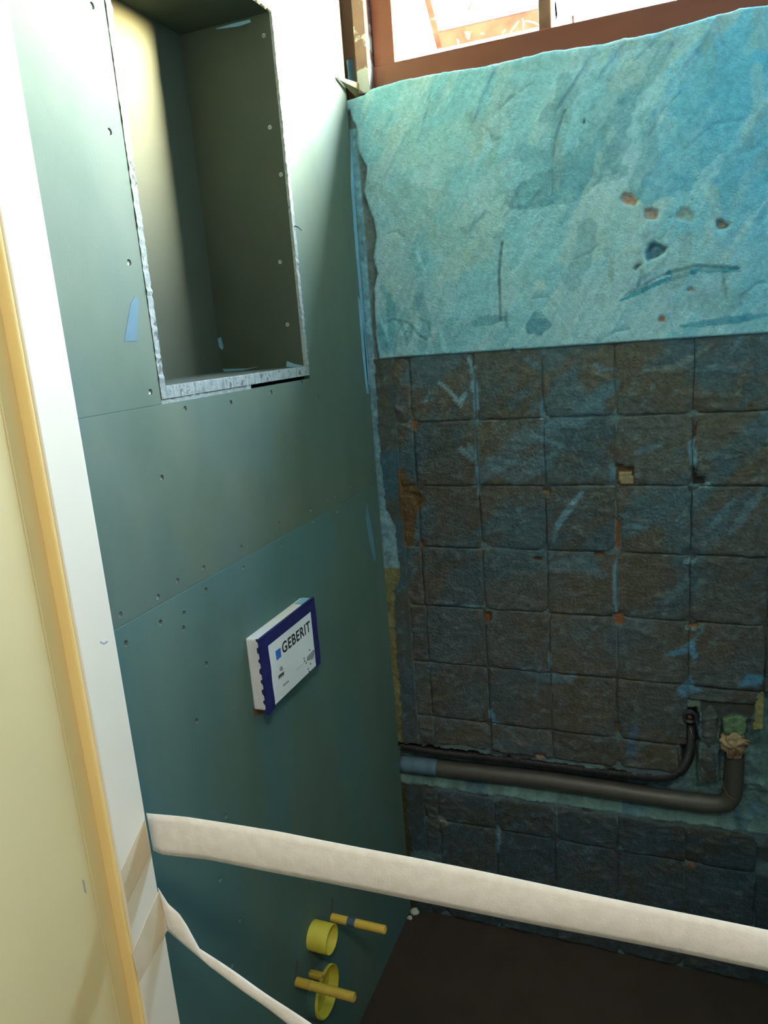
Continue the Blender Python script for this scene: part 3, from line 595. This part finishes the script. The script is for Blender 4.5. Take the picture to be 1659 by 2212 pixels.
# a screw: dished head with a cross recess
def screw_me():
    bm = bmesh.new()
    prof = [(-.008, .0012), (-.0032, .0014), (-.0006, .0031), (0, .0031), (-.0004, .0013), (-.0012, .0)]
    rows = []
    for s, r in prof:
        rows.append([bm.verts.new((s, r * math.cos(2 * math.pi * k / 12), r * math.sin(2 * math.pi * k / 12))) for k in range(12)] if r > 0 else [bm.verts.new((s, 0, 0))])
    for a, b in zip(rows, rows[1:]):
        for k in range(12):
            if len(b) == 1: bm.faces.new((a[k], a[(k + 1) % 12], b[0]))
            else: bm.faces.new((a[k], a[(k + 1) % 12], b[(k + 1) % 12], b[k]))
    for an in (0, math.pi / 2):
        for sg in (-1, 1):
            c, d = math.cos(an + .6), math.sin(an + .6)
            p = [(sg * c * .0004 - d * .0003, sg * d * .0004 + c * .0003), (sg * c * .0022 - d * .0003, sg * d * .0022 + c * .0003), (sg * c * .0022 + d * .0003, sg * d * .0022 - c * .0003), (sg * c * .0004 + d * .0003, sg * d * .0004 - c * .0003)]
            bm.faces.new([bm.verts.new((.00006, a, b)) for a, b in p])
    me = bpy.data.meshes.new('screw'); bm.to_mesh(me); bm.free(); return me
SM = screw_me(); SM.materials.append(m_screw)
for (y, z) in SCR:
    o = bpy.data.objects.new('screw', SM); col.objects.link(o); o.location = (-.0021, y, z); o.rotation_euler = (random.uniform(0, 3), random.uniform(-.15, .15), random.uniform(-.15, .15))
    wl_l = wl.location; o.parent = wl; o.matrix_parent_inverse = Matrix.Translation(-wl_l)
# niche lining boards with rough cut edges of bare gypsum
YN0, YN1, ZN0, ZN1, DN = -.7545, -.318, 1.5015, 2.112, -.19
def lining(name, a, b, length_axis, free_axis, free_side):
    """board a..b; its front face (x=0) is bare gypsum, the edge towards the niche is ragged"""
    n = 110; lo = [a[0], a[1], a[2]]; hi = [b[0], b[1], b[2]]; V = []; Fc = []
    o_ax = free_axis
    for i in range(n + 1):
        s = lo[length_axis] + (hi[length_axis] - lo[length_axis]) * i / n
        j = (abs(random.gauss(0, .0007)) + .0008 * float(fbm(s, 0.3, 60, 2, 3))) if 0 < i < n else 0
        k = random.gauss(0, .0005)
        inner, outer = (hi[o_ax], lo[o_ax]) if free_side > 0 else (lo[o_ax], hi[o_ax])
        for x, q in ((hi[0] + k, outer), (hi[0] + k, inner - free_side * j), (-.004, inner), (lo[0], inner), (lo[0], outer)):
            p = [0, 0, 0]; p[0] = x; p[length_axis] = s; p[o_ax] = q
            V.append(p)
    for i in range(n):
        for q in range(5): Fc.append((i * 5 + q, i * 5 + (q + 1) % 5, (i + 1) * 5 + (q + 1) % 5, (i + 1) * 5 + q))
    Fc += [(0, 1, 2, 3, 4), tuple(n * 5 + q for q in (4, 3, 2, 1, 0))]
    me = mesh_of(name, V, Fc); fix(me); me.materials.append(m_niche); me.materials.append(m_core)
    for pg in me.polygons:
        if pg.center.x > -.002: pg.material_index = 1
    o = bpy.data.objects.new(name, me); col.objects.link(o); return kid(o, wl)
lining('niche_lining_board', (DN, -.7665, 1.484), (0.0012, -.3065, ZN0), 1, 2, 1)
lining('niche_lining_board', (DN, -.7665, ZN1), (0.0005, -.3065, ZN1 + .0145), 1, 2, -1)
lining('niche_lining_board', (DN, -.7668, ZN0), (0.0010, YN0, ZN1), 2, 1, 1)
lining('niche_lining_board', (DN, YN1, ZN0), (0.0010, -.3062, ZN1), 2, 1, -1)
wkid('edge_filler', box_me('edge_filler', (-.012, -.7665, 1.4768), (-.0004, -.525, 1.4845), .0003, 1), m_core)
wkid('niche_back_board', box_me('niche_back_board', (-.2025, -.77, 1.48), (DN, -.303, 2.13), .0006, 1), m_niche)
for u, v in [(570, 77), (583, 275), (607, 377), (605, 566), (621, 701)]:
    q = on(u, v, (0, 1, 0), -.318); o = bpy.data.objects.new('screw', SM); col.objects.link(o); o.location = (q[0], -.3184, q[2]); o.rotation_euler = (0, 0, -math.pi / 2); o.scale = (1, 1.25, 1.25); kid(o, wl)
# blobs and swipes of blue primer on the boards
def smear(px, where='left', d=0.0, h=.0004, m=None):
    P = [on_left(u, v, d) for u, v in px] if where == 'left' else [on(u, v, (0, 1, 0), d)[[0, 2]] for u, v in px]
    return wkid('primer_smear', prism_me('primer_smear', P, d - .0002, d + h, 'left') if where == 'left' else prism_me('primer_smear', P, d + .0002, d - h, 'back'), m or m_paintblue)
smear([(291, 640), (300, 650), (297, 700), (296, 736), (268, 738), (276, 690), (282, 655)], m=mat('thin_blue_primer', (0.075, 0.145, 0.185), (0.085, 0.16, 0.20), scale=40, rough=.7))
smear([(748, 130), (768, 126), (771, 150), (768, 190), (750, 188), (752, 160)])
smear([(792, 1088), (797, 1110), (806, 1160), (812, 1205), (808, 1215), (798, 1170), (790, 1120)], d=.0008, m=mat('dark_primer', (0.10, 0.20, 0.26), (0.12, 0.22, 0.29), scale=40))
smear([(757, 290), (760, 292), (766, 420), (776, 560), (788, 700), (798, 830), (794, 832), (782, 690), (768, 540), (758, 400)])
smear([(773, 640), (778, 650), (790, 760), (797, 850), (792, 850), (782, 760)])
smear([(470, 732), (477, 728), (483, 750), (480, 756), (474, 750)], 'niche', -.3181)
smear([(480, 797), (530, 796), (560, 792), (520, 801), (485, 803)], 'niche', -.3181)
smear([(620, 780), (635, 786), (657, 790), (640, 794), (618, 792)], 'niche', -.3181)
smear([(465, 62), (500, 52), (540, 42), (542, 48), (515, 57), (470, 63)], 'niche', -.3181)
smear([(364, 72), (374, 70), (382, 88), (378, 92), (368, 84)], 'niche', -.3181)
# splinter sticking out next to the niche and the wooden wedge in the window corner
a = on(636, 488, (1, 0, 0), 0.002); b = on(652, 498, (1, 0, 0), 0.012)
tag(link('wire_end', tube_me('wire_end', [a, (a + b) / 2 + np.array([0, 0, .002]), b], [.0012, .001, .0007], 6), m_ink), 'short dark wire end poking out beside the niche', 'wire')
wg = fix(mesh_of('wood_wedge', [(0.002, -.055, 2.078), (.006, -.055, 2.074), (.03, .03, 2.078), (.012, .04, 2.062), (.002, -.05, 2.0745), (.006, -.052, 2.0715), (.03, .03, 2.062), (.012, .04, 2.052)], [(0, 1, 2, 3), (4, 5, 6, 7), (0, 1, 5, 4), (1, 2, 6, 5), (2, 3, 7, 6), (3, 0, 4, 7)]))
tag(link('wood_wedge', wg, m_wood), 'thin wooden wedge in the corner under the window frame', 'wedge')

# ------------------------------------------------------------------ window
wn = tag(empty('window_1', (0.5, 0.08, 2.1)), 'brown painted timber window above the plaster', 'window', kind='structure')
def win(name, a, b, m, bev=.003): return kid(box(name, a, b, m, None, bev), wn)
win('bottom_rail', (.045, .04, 2.035), (1.19, .11, 2.113), m_frame)
win('jamb', (.050, .042, 2.09), (.099, .11, 2.5), m_frame)
win('jamb', (1.14, .042, 2.113), (1.19, .11, 2.5), m_frame)
win('head_rail', (.05, .042, 2.45), (1.19, .11, 2.5), m_frame)
win('mullion', (.402, .050, 2.112), (.428, .10, 2.46), m_sash)
win('casing_strip', (.0205, .012, 2.056), (.048, .075, 2.5), m_peel, .002)
win('outer_sill', (-.02, .11, 2.03), (1.19, .19, 2.075), m_masonry)
# top-hung sash pushed outwards
sa = bpy.data.objects.new('sash', box_me('sash', (.110, .0, -.338), (.126, .035, 0), .002)); col.objects.link(sa); sa.data.materials.append(m_sash)
sa.location = (0, .085, 2.452); sa.rotation_euler = (math.radians(46), 0, 0); kid(sa, wn)
def sashkid(name, a, b, m): o = box(name, a, b, m, sa, .0015); return o
sashkid('bottom_rail', (.110, 0, -.340), (.398, .035, -.300), m_sash)
sashkid('top_rail', (.110, 0, -.025), (.398, .035, 0), m_sash)
sashkid('stile', (.378, 0, -.338), (.398, .035, 0), m_sash)
sashkid('pane', (.126, .016, -.300), (.378, .020, -.025), m_glass)
kid(box('pane', (.430, .075, 2.115), (1.139, .079, 2.448), m_glass), wn)
# wisps of old putty and web at the foot of the mullion
for pts in ([(1102, 70), (1120, 45)], [(1130, 62), (1128, 40)], [(1135, 45), (1170, 58)], [(990, 98), (986, 84)], [(1085, 72), (1092, 64)]):
    P = [on(u, v, (0, 1, 0), .13) for u, v in pts]
    kid(link('putty_wisp', tube_me('putty_wisp', [P[0], (P[0] + P[1]) / 2 + np.array([.002, 0, .002]), P[1]], [.0012, .0018, .0012], 6), m_web), wn)
tag(link('nail', tube_me('nail', [on(1238, 52, (0, 1, 0), .06), on(1238, 34, (0, 1, 0), .06)], [.002, .0025], 8), m_copper), 'bent rusty nail standing on the window rail', 'nail')

# outside: unseen overhang added to cut high sky light, ground, a leafy twig
tag(box('sky_blocker', (-0.6, 0.16, 2.62), (2.0, 0.30, 2.68), m_masonry), 'unseen overhang added above the window to limit skylight', 'sky_blocker', kind='structure')
tag(box('ground', (-12, 0.16, -0.6), (12, 24, -0.5), m_ground), 'sunlit ground outside the window', 'ground', kind='structure')
tw = tag(empty('leafy_twig', tuple(on(1025, -120, (0, 1, 0), 1.6))), 'leafy green twig hanging outside the window', 'twig')
t0 = on(1030, -130, (0, 1, 0), 1.6); t1 = on(1024, 4, (0, 1, 0), 1.6)
kid(link('stem', tube_me('stem', [t0, (t0 + t1) / 2 + np.array([.02, 0, 0]), t1], [.004, .003, .0015], 6), m_wood), tw)
for (u, v, an, s) in [(1018, 2, -2.4, .035), (1030, 6, -.9, .03), (1022, 10, -1.8, .028), (1036, 0, .2, .03), (1010, -40, 2.6, .05), (1045, -50, .4, .05), (1020, -80, -2.2, .05)]:
    q = on(u, v, (0, 1, 0), 1.6); rows = []
    for i in range(7):
        t = i / 6; wv = .38 * s * math.sin(math.pi * min(1, t * .93 + .04)); c = np.array([math.cos(an), .25, math.sin(an)]); n = np.array([-math.sin(an), .2, math.cos(an)])
        rows.append([q + c * s * t + n * wv, q + c * s * t + np.array([0, .15 * wv, 0]), q + c * s * t - n * wv])
    kid(link('leaf', ribbon_me('leaf', rows, .0006), m_leaf), tw)

# ------------------------------------------------------------------ door frame on the left, tapes
dj = tag(empty('door_1', (.1, -1.1, 0)), 'cream and beige painted door frame at the left edge', 'door frame', kind='structure')
def dk_(name, a, b, m, bev=.0015): return kid(box(name, a, b, m, None, bev), dj)
dk_('jamb_stop', (.080, -1.1015, 0), (.117, -1.05, 2.06), m_jamb, .002)
dk_('jamb_lining', (.076, -1.40, 0), (.100, -1.1015, 2.08), m_beige, .001)
dk_('jamb_bead', (.0995, -1.1245, 0), (.1010, -1.1225, 2.07), m_beige, .0006)
dk_('seal_strip', (.0995, -1.1055, 0), (.1155, -1.1005, 2.06), m_yellow, .002)
dk_('jamb_stop', (.905, -1.1015, 0), (.945, -1.05, 2.06), m_jamb, .002)
dk_('jamb_lining', (.922, -1.40, 0), (.945, -1.1015, 2.08), m_beige, .001)
dk_('head_stop', (.08, -1.1015, 2.06), (.945, -1.05, 2.10), m_jamb, .002)
dk_('head_lining', (.076, -1.40, 2.08), (.945, -1.1015, 2.11), m_beige, .001)
for px in ([(217, 1385), (224, 1389), (232, 1384), (233, 1387), (224, 1392), (216, 1388)],):
    P = [on_left(u, v, .1171) for u, v in px]; kid(link('scuff_mark', prism_me('scuff_mark', P, .1168, .1172, 'left'), m_inkgrey), dj)
for px in ([(178, 1900), (182, 1902), (187, 1930), (183, 1928)],):
    P = [on_left(u, v, .1001) for u, v in px]; kid(link('scuff_mark', prism_me('scuff_mark', P, .0999, .1003, 'left'), m_inkgrey), dj)

def interp_px(pts, n):
    a = np.array(pts, float); s = np.r_[0, np.cumsum(np.hypot(*np.diff(a, axis=0).T))]; t = np.linspace(0, s[-1], n)
    return np.c_[np.interp(t, s, a[:, 0]), np.interp(t, s, a[:, 1])]
def tape(name, top, bot, slope, n, bulge, endx, label):
    nn = np.array([-slope, 1.0, 0]); d = nn @ np.array([.117, -1.049, 0])
    A = [on(u, v, nn, d) for u, v in interp_px(top, n)]; B = [on(u, v, nn, d) for u, v in interp_px(bot, n)]
    # runs on to the other jamb, outside the picture
    ea, eb = A[-1] - A[-8], B[-1] - B[-8]
    ea *= (endx - A[-1][0]) / ea[0]; eb *= (endx - B[-1][0]) / eb[0]
    for t in (.34, .67, 1.0): A.append(A[n - 1] + ea * t); B.append(B[n - 1] + eb * t)
    rows = []
    for i, (a, b) in enumerate(zip(A, B)):
        k = min(1, i / 6)
        r = []
        for j in range(7):
            t = j / 6; q = a * (1 - t) + b * t
            q = q + np.array([0, -bulge * math.sin(math.pi * t) * k + .0005 * math.sin(i * .25 + 2 * t), 0]); r.append(q)
        rows.append(r)
    root = tag(empty(name, tuple(A[0])), label, 'tape', 'white tapes strung across the doorway')
    kid(link('strip', ribbon_me('strip', rows), m_tape), root); return root
t1_ = tape('barrier_tape', [(316, 1757), (400, 1765), (600, 1796), (880, 1850), (1270, 1930), (1659, 2010)], [(330, 1838), (345, 1846), (450, 1857), (700, 1906), (880, 1943), (1270, 2019), (1659, 2097)], .10, 60, .004, .905, 'upper white paper tape stretched across the doorway')
t2_ = tape('barrier_tape', [(341, 1918), (363, 1954), (387, 1975), (404, 1999), (420, 2027), (432, 2049), (444, 2057), (472, 2076), (513, 2104), (672, 2212)], [(361, 2011), (391, 2035), (420, 2059), (456, 2092), (513, 2132), (593, 2191), (622, 2212)], .05, 60, .003, .905, 'lower twisted white paper tape slanting down to the right')
for rt, px in ((t1_, [(311, 1772), (262, 1880), (275, 1952), (326, 1843)]), (t2_, [(343, 1925), (285, 2060), (301, 2122), (361, 2010)])):
    P = [on_left(u, v, .1173) for u, v in px]
    kid(link('stuck_end', prism_me('stuck_end', P, .1169, .1175, 'left'), m_tapeback), rt)

# ------------------------------------------------------------------ flush box with blue tape
fb = tag(empty('flush_box', (0, -.535, .94)), 'white box with dark blue tape border and black lettering on the board wall', 'box')
D = .0285; Y0, Y1, Z0_, Z1_ = -.6365, -.436, .9405, 1.071
kid(box('body', (.0, Y0, Z0_), (D, Y1, Z1_), m_white, None, .002), fb)
for i in range(7):       # ribbed edge of the stacked card
    x = .003 + i * .0034
    kid(box('rib', (x, Y0 - .0009, Z0_ + .003), (x + .0018, Y0 + .001, Z1_ - .003), m_white, None, .0004), fb)
def face_poly(name, pts, x0, x1, m, par=fb): return kid(link(name, prism_me(name, pts, x0, x1, 'left'), m), par)
f = D
lab = face_poly('label', [(-.6145, Z0_ + .0005), (-.4535, Z0_ + .0005), (-.4535, 1.0530), (-.6145, 1.0525)], f, f + .0006, m_label)
# blue tape: top, left with torn teeth wrapping the side, right
face_poly('tape_top', [(-.6415, 1.0715), (-.4345, 1.0720), (-.4340, 1.0515), (-.6400, 1.0515)], f, f + .0012, m_bluetape)
wav = [(-.6150 + .0008 * math.sin(i), .937 + (1.0525 - .937) * i / 12) for i in range(13)]
face_poly('tape_left', [(-.6405, .9335), (-.632, .9345)] + wav + [(-.6415, 1.0515)], f, f + .0010, m_bluetape)
wav = [(-.4535 + .0006 * math.sin(i * 2), 1.0520 - (1.0520 - .9375) * i / 10) for i in range(11)]
face_poly('tape_right', [(-.4335, .9360), (-.4318, .97), (-.4335, 1.0), (-.4320, 1.03), (-.4335, 1.0520)] + wav, f, f + .0010, m_bluetape)
face_poly('tape_top_fold', [(-.640, 1.0725), (-.4345, 1.0735), (-.4345, 1.071), (-.640, 1.071)], f - .004, f + .0012, m_bluetape)
teeth = []
n = 40
for i in range(n + 1):
    z = .9345 + (1.0725 - .9345) * i / n
    d = .0035 + .0035 * (math.sin(z * 330) > 0.1) + random.uniform(0, .0008)
    teeth.append((f - d, z))
Vt = [(x, Y0 - .0016, z) for x, z in teeth] + [(f + .001, Y0 - .0016, z) for x, z in teeth] + [(x, Y0 - .0009, z) for x, z in teeth] + [(f + .001, Y0 - .0009, z) for x, z in teeth]
k = n + 1
Ft = [(i, i + 1, k + i + 1, k + i) for i in range(n)] + [(2 * k + i, 3 * k + i, 3 * k + i + 1, 2 * k + i + 1) for i in range(n)] + [(i, 2 * k + i, 2 * k + i + 1, i + 1) for i in range(n)]
kid(link('tape_side', fix(mesh_of('tape_side', Vt, Ft)), m_bluetape), fb)
face_poly('primer_dab', [(-.47, 1.0712), (-.437, 1.0712), (-.437, 1.0720), (-.47, 1.0720)], .006, f - .004, m_paintblue)
def text(name, s, size, y, z, m, parent, bold=0.0, wy=1.0):
    cu = bpy.data.curves.new(name, 'FONT'); cu.body = s; cu.size = size; cu.extrude = .00015; cu.space_character = 1.12; cu.offset = bold
    o = bpy.data.objects.new(name, cu); col.objects.link(o); bpy.context.view_layer.update()
    me = bpy.data.meshes.new_from_object(o.evaluated_get(bpy.context.evaluated_depsgraph_get())); bpy.data.objects.remove(o)
    for v in me.vertices: v.co = Vector((f + .0006 + v.co.z, y + v.co.x * wy, z + v.co.y))
    me.name = name; o = kid(link(name, me, m), fb); o.parent = lab; o.matrix_parent_inverse = Matrix.Identity(4); return o
# lettering fitted to its measured extent
def text_fit(name, s, y0, y1, z0, z1, m, bold):
    o = text(name, s, .03, 0, 0, m, fb, bold); vs = np.array([v.co for v in o.data.vertices]); mn, mx = vs.min(0), vs.max(0)
    for v in o.data.vertices:
        v.co.y = y0 + (v.co.y - mn[1]) / (mx[1] - mn[1]) * (y1 - y0); v.co.z = z0 + (v.co.z - mn[2]) / (mx[2] - mn[2]) * (z1 - z0)
    return o
def lp(u, v): return on_left(u, v, f)
gy0 = lp(609, 1403)[0]; gy1 = lp(669, 1350)[0]; gz0 = lp(612, 1412)[1]; gz1 = lp(608, 1389)[1]
text_fit('brand_lettering', 'GEBERIT', gy0, gy1, gz0, gz1, m_ink, .0007)
def mark(name, px, m, h=.0008):
    P = [lp(u, v) for u, v in px]; o = link(name, prism_me(name, P, f + .0004, f + h, 'left'), m); o.parent = lab; o.matrix_parent_inverse = Matrix.Identity(4); return o
mark('blue_square', [(594, 1407), (605, 1399), (607, 1418), (597, 1427)], m_inkblue)
mark('pictogram', [(603, 1444), (607, 1438), (611, 1443), (610, 1448), (604, 1450)], m_inkgrey)
mark('pictogram', [(601, 1459), (612, 1450), (613, 1455), (603, 1464)], m_inkgrey)
for a_, b_ in ((600, 604), (605, 608), (609, 612)):
    s_ = (a_ - 600) * .7
    mark('pictogram', [(a_, 1460 - s_), (b_, 1457 - s_), (b_ + 1, 1465 - s_), (a_ + 1, 1468 - s_)], m_inkgrey)
mark('pictogram', [(610, 1480), (623, 1469), (624, 1472), (612, 1483)], m_inkgrey)
mark('pictogram', [(612, 1490), (621, 1484), (622, 1492), (614, 1497)], m_label)
mark('pictogram', [(662, 1420), (676, 1404), (679, 1412), (676, 1423), (664, 1427)], m_inkgrey)
for u, v in [(668, 1404), (677, 1406), (657, 1428), (661, 1432), (670, 1434), (665, 1445), (664, 1425), (656, 1422), (667, 1450)]:
    mark('pictogram', [(u - 1.2, v), (u, v - 2.2), (u + 1.2, v - .5), (u + .5, v + 2.2)], m_ink)
mark('pictogram', [(655, 1433), (666, 1421), (666, 1422.5), (640, 1448), (640, 1447)], m_inkgrey)
# torn brown patch on the board under the box
smear([(547, 1528), (560, 1534), (572, 1535), (560, 1546), (548, 1545)], d=.0008, m=mat('torn_brown_card', (0.12, 0.07, 0.035), (0.15, 0.09, 0.045), scale=60))

# ------------------------------------------------------------------ yellow pipe stubs and threaded rod sleeves at the toilet wall
def stub(name, y, z, r, L, label, extra=0):
    root = tag(empty(name, (0, y, z)), label, 'pipe')
    t = .0022
    kid(link('pipe_wall', lathe_me('pipe_wall', [(-.008, r), (L - .0006, r), (L, r - .0008), (L, r - t + .0005), (L - .0006, r - t), (-.004, r - t)], 'x', (0, y, z), 48), m_ypipe), root)
    kid(link('end_plate', lathe_me('end_plate', [(.002, r - t), (.002, 0)], 'x', (0, y, z), 48), m_ypipe), root)
    return root
stub('flush_pipe_stub', -.532, .388, .0285, .044, 'small bright yellow plastic pipe stub on the left wall')
ds = stub('drain_pipe_stub', -.534, .258, .050, .024, 'large yellow drain pipe stub low on the left wall')
kid(link('primer_rim', lathe_me('primer_rim', [(.0, .0545), (.008, .0538), (.017, .0512), (.018, .0501)], 'x', (0, -.534, .258), 48), mat('dark_green_primer', (0.05, 0.10, 0.09), (0.07, 0.14, 0.13), scale=60)), ds)
kid(link('plug_tab', box_me('plug_tab', (.0, -.566, .315), (.03, -.553, .327), .003), m_yrod), ds)
for (y, z, lab_, sm) in ((-.447, .356, 'yellow rod sleeve with a blue primer band, nearer the back wall', True), (-.61, .350, 'yellow rod sleeve in front of the large drain stub', False)):
    root = tag(empty('rod_sleeve', (0, y, z)), lab_, 'rod', 'yellow rod sleeves')
    r = .0088
    kid(link('sleeve', lathe_me('sleeve', [(-.004, r), (.1205, r), (.123, r - .0006), (.123, r - .0022), (.095, r - .0022), (.095, 0)], 'x', (0, y, z), 24), m_yrod), root)
    if sm:
        kid(link('primer_band', lathe_me('primer_band', [(.038, r + .0001), (.041, r + .0005), (.054, r + .0005), (.056, r + .0001)], 'x', (0, y, z), 24), mat('slate_blue_primer', (0.05, 0.09, 0.15), (0.07, 0.11, 0.18), scale=60)), root)
    else:
        kid(link('collar', lathe_me('collar', [(.030, r), (.0305, r + .0008), (.033, r + .0008), (.0335, r)], 'x', (0, y, z), 24), m_yrod), root)
    kid(link('stain', prism_me('stain', [(y + a, z + b) for a, b in ((-.006, .008), (.004, .011), (.012, .020), (.013, .034), (.008, .046), (.004, .036), (-.004, .024))], .0006, .0011, 'left'), mat('brown_stain', (0.085, 0.085, 0.06), (0.11, 0.105, 0.075), scale=60)), root)

# ------------------------------------------------------------------ pipes in the chase
def smooth(P, n=60):
    P = np.array(P, float)
    for _ in range(3):
        Q = [P[0]]
        for a, b in zip(P, P[1:]): Q += [a * .75 + b * .25, a * .25 + b * .75]
        P = np.array(Q + [P[-1]])
    s = np.r_[0, np.cumsum(np.linalg.norm(np.diff(P, axis=0), axis=1))]; t = np.linspace(0, s[-1], n)
    return np.stack([np.interp(t, s, P[:, i]) for i in range(3)], -1)
path = smooth([(.002, .016, .441), (.2, .016, .447), (.4, .016, .455), (.62, .016, .451), (.70, .016, .452), (.775, .016, .452), (.797, .016, .475), (.799, .016, .53), (.798, .016, .608)], 80)
wp = tag(empty('waste_pipe', (.002, .016, .418)), 'dark grey waste pipe lying in the wall chase', 'pipe')
kid(link('pipe', tube_me('pipe', path, .0205, 24), m_pvc), wp)
pb = smooth([(.0, .016, .441), (.03, .016, .442), (.075, .016, .4435), (.10, .016, .444)], 12)
kid(link('primer_coat', tube_me('primer_coat', pb, [.0214] * 10 + [.0212, .0207], 24), mat('slate_primer_on_pipe', (0.07, 0.13, 0.18), (0.10, 0.17, 0.22), scale=40)), wp)
pc = smooth([(.004, .020, .492), (.1, .016, .4885), (.29, .014, .4985), (.51, .012, .500), (.62, .012, .502), (.672, .012, .512), (.700, .012, .55), (.708, .013, .60), (.705, .018, .65)], 60)
s = np.r_[0, np.cumsum(np.linalg.norm(np.diff(pc, axis=0), axis=1))]; tt = np.arange(0, s[-1], .00085)
pc2 = np.stack([np.interp(tt, s, pc[:, i]) for i in range(3)], -1); rr = .0118 + .0011 * np.sin(tt / .0034 * 2 * math.pi)
ct = tag(empty('conduit', tuple(pc[0])), 'black corrugated conduit curving up out of the wall chase', 'conduit')
kid(link('hose', tube_me('hose', pc2, list(rr), 12), m_black), ct)
ex, ez = on_back(1490, 1548, -.004)
kid(link('end_socket', lathe_me('end_socket', [(.03, .0135), (-.006, .0145), (-.010, .0145), (-.0115, .0135), (-.0115, .0095), (.0, .0085), (.002, .0)], 'y', (ex, 0, ez), 28), m_black), ct)
kid(link('end_ring', lathe_me('end_ring', [(-.003, .0146), (-.0032, .0152), (-.0055, .0152), (-.0058, .0146)], 'y', (ex, 0, ez), 28), mat('slate_ring', (0.08, 0.10, 0.12), rough=.4)), ct)
kid(link('copper_stub', lathe_me('copper_stub', [(.01, .005), (-.007, .005), (-.0078, .004), (-.0078, 0)], 'y', (ex, 0, ez), 16), m_copper), ct)
# crumpled paper plug in the pipe end
def crumple(c, r, seed):
    bm = bmesh.new(); bmesh.ops.create_icosphere(bm, subdivisions=5, radius=1)
    for v in bm.verts:
        p = v.co.copy(); a = math.atan2(p.z, p.x)
        k = .72 + .30 * abs(math.sin(a * 2.3 + seed + 2 * p.y)) + .22 * float(vnoise(p.x * 2 + seed, p.z * 2 + p.y * 1.7, 2.3, 1)) - .15 * abs(math.sin(5 * p.y + 3 * p.x))
        fl = 1.0 + .35 * max(0, p.z) * (1 if p.z > .1 else 0)
        drop = -.5 * max(0, -p.z) * (1 if abs(p.x) < .5 else 0)
        v.co = Vector((c[0] + p.x * r * k * fl, c[1] + p.y * r * .75 * k, c[2] + p.z * r * .85 * k + drop * r))
    me = bpy.data.meshes.new('paper_plug'); bm.to_mesh(me); bm.free(); me.polygons.foreach_set('use_smooth', [True] * len(me.polygons)); return me
px_, pz_ = on_back(1586, 1606, -.005)
tag(link('paper_plug', crumple((px_, -.004, pz_), .0265, 1.3), m_paper), 'crumpled tan paper stuffed into the upright pipe end', 'paper')
# loose fibres hanging on the pipes
P = [on(1490, 1570, (0, 1, 0), -.008), on(1495, 1585, (0, 1, 0), -.012), on(1499, 1595, (0, 1, 0), -.012)]
tag(link('fibre', tube_me('fibre', P, .0005, 5), m_wood), 'short pale fibre hanging below the conduit end', 'fibre')
P = smooth([on(1558, 1675, (0, 1, 0), -.006), on(1562, 1700, (0, 1, 0), -.008), on(1575, 1722, (0, 1, 0), -.007), on(1588, 1727, (0, 1, 0), -.004)], 16)
tag(link('fibre', tube_me('fibre', P, .0005, 5), m_wood), 'curved pale fibre lying across the waste pipe bend', 'fibre')
# rubble crumbs in the corners of the floor
random.seed(3)
def crumb(x, y, z, r):
    bm = bmesh.new(); bmesh.ops.create_icosphere(bm, subdivisions=2, radius=r)
    for v in bm.verts: v.co = Vector((v.co.x * random.uniform(.7, 1.2), v.co.y * random.uniform(.7, 1.2), v.co.z * random.uniform(.55, .9))) + Vector((x, y, z + r * .5))
    me = bpy.data.meshes.new('mortar_crumb'); bm.to_mesh(me); bm.free(); return me
tag(link('mortar_crumb', crumb(.016, -.014, 0, .012), m_debris), 'largest pale mortar crumb in the back floor corner', 'rubble', 'mortar crumbs along the floor edge')
tag(link('mortar_crumb', crumb(.009, -.036, 0, .007), m_debris), 'small pale mortar crumb beside the largest one', 'rubble', 'mortar crumbs along the floor edge')
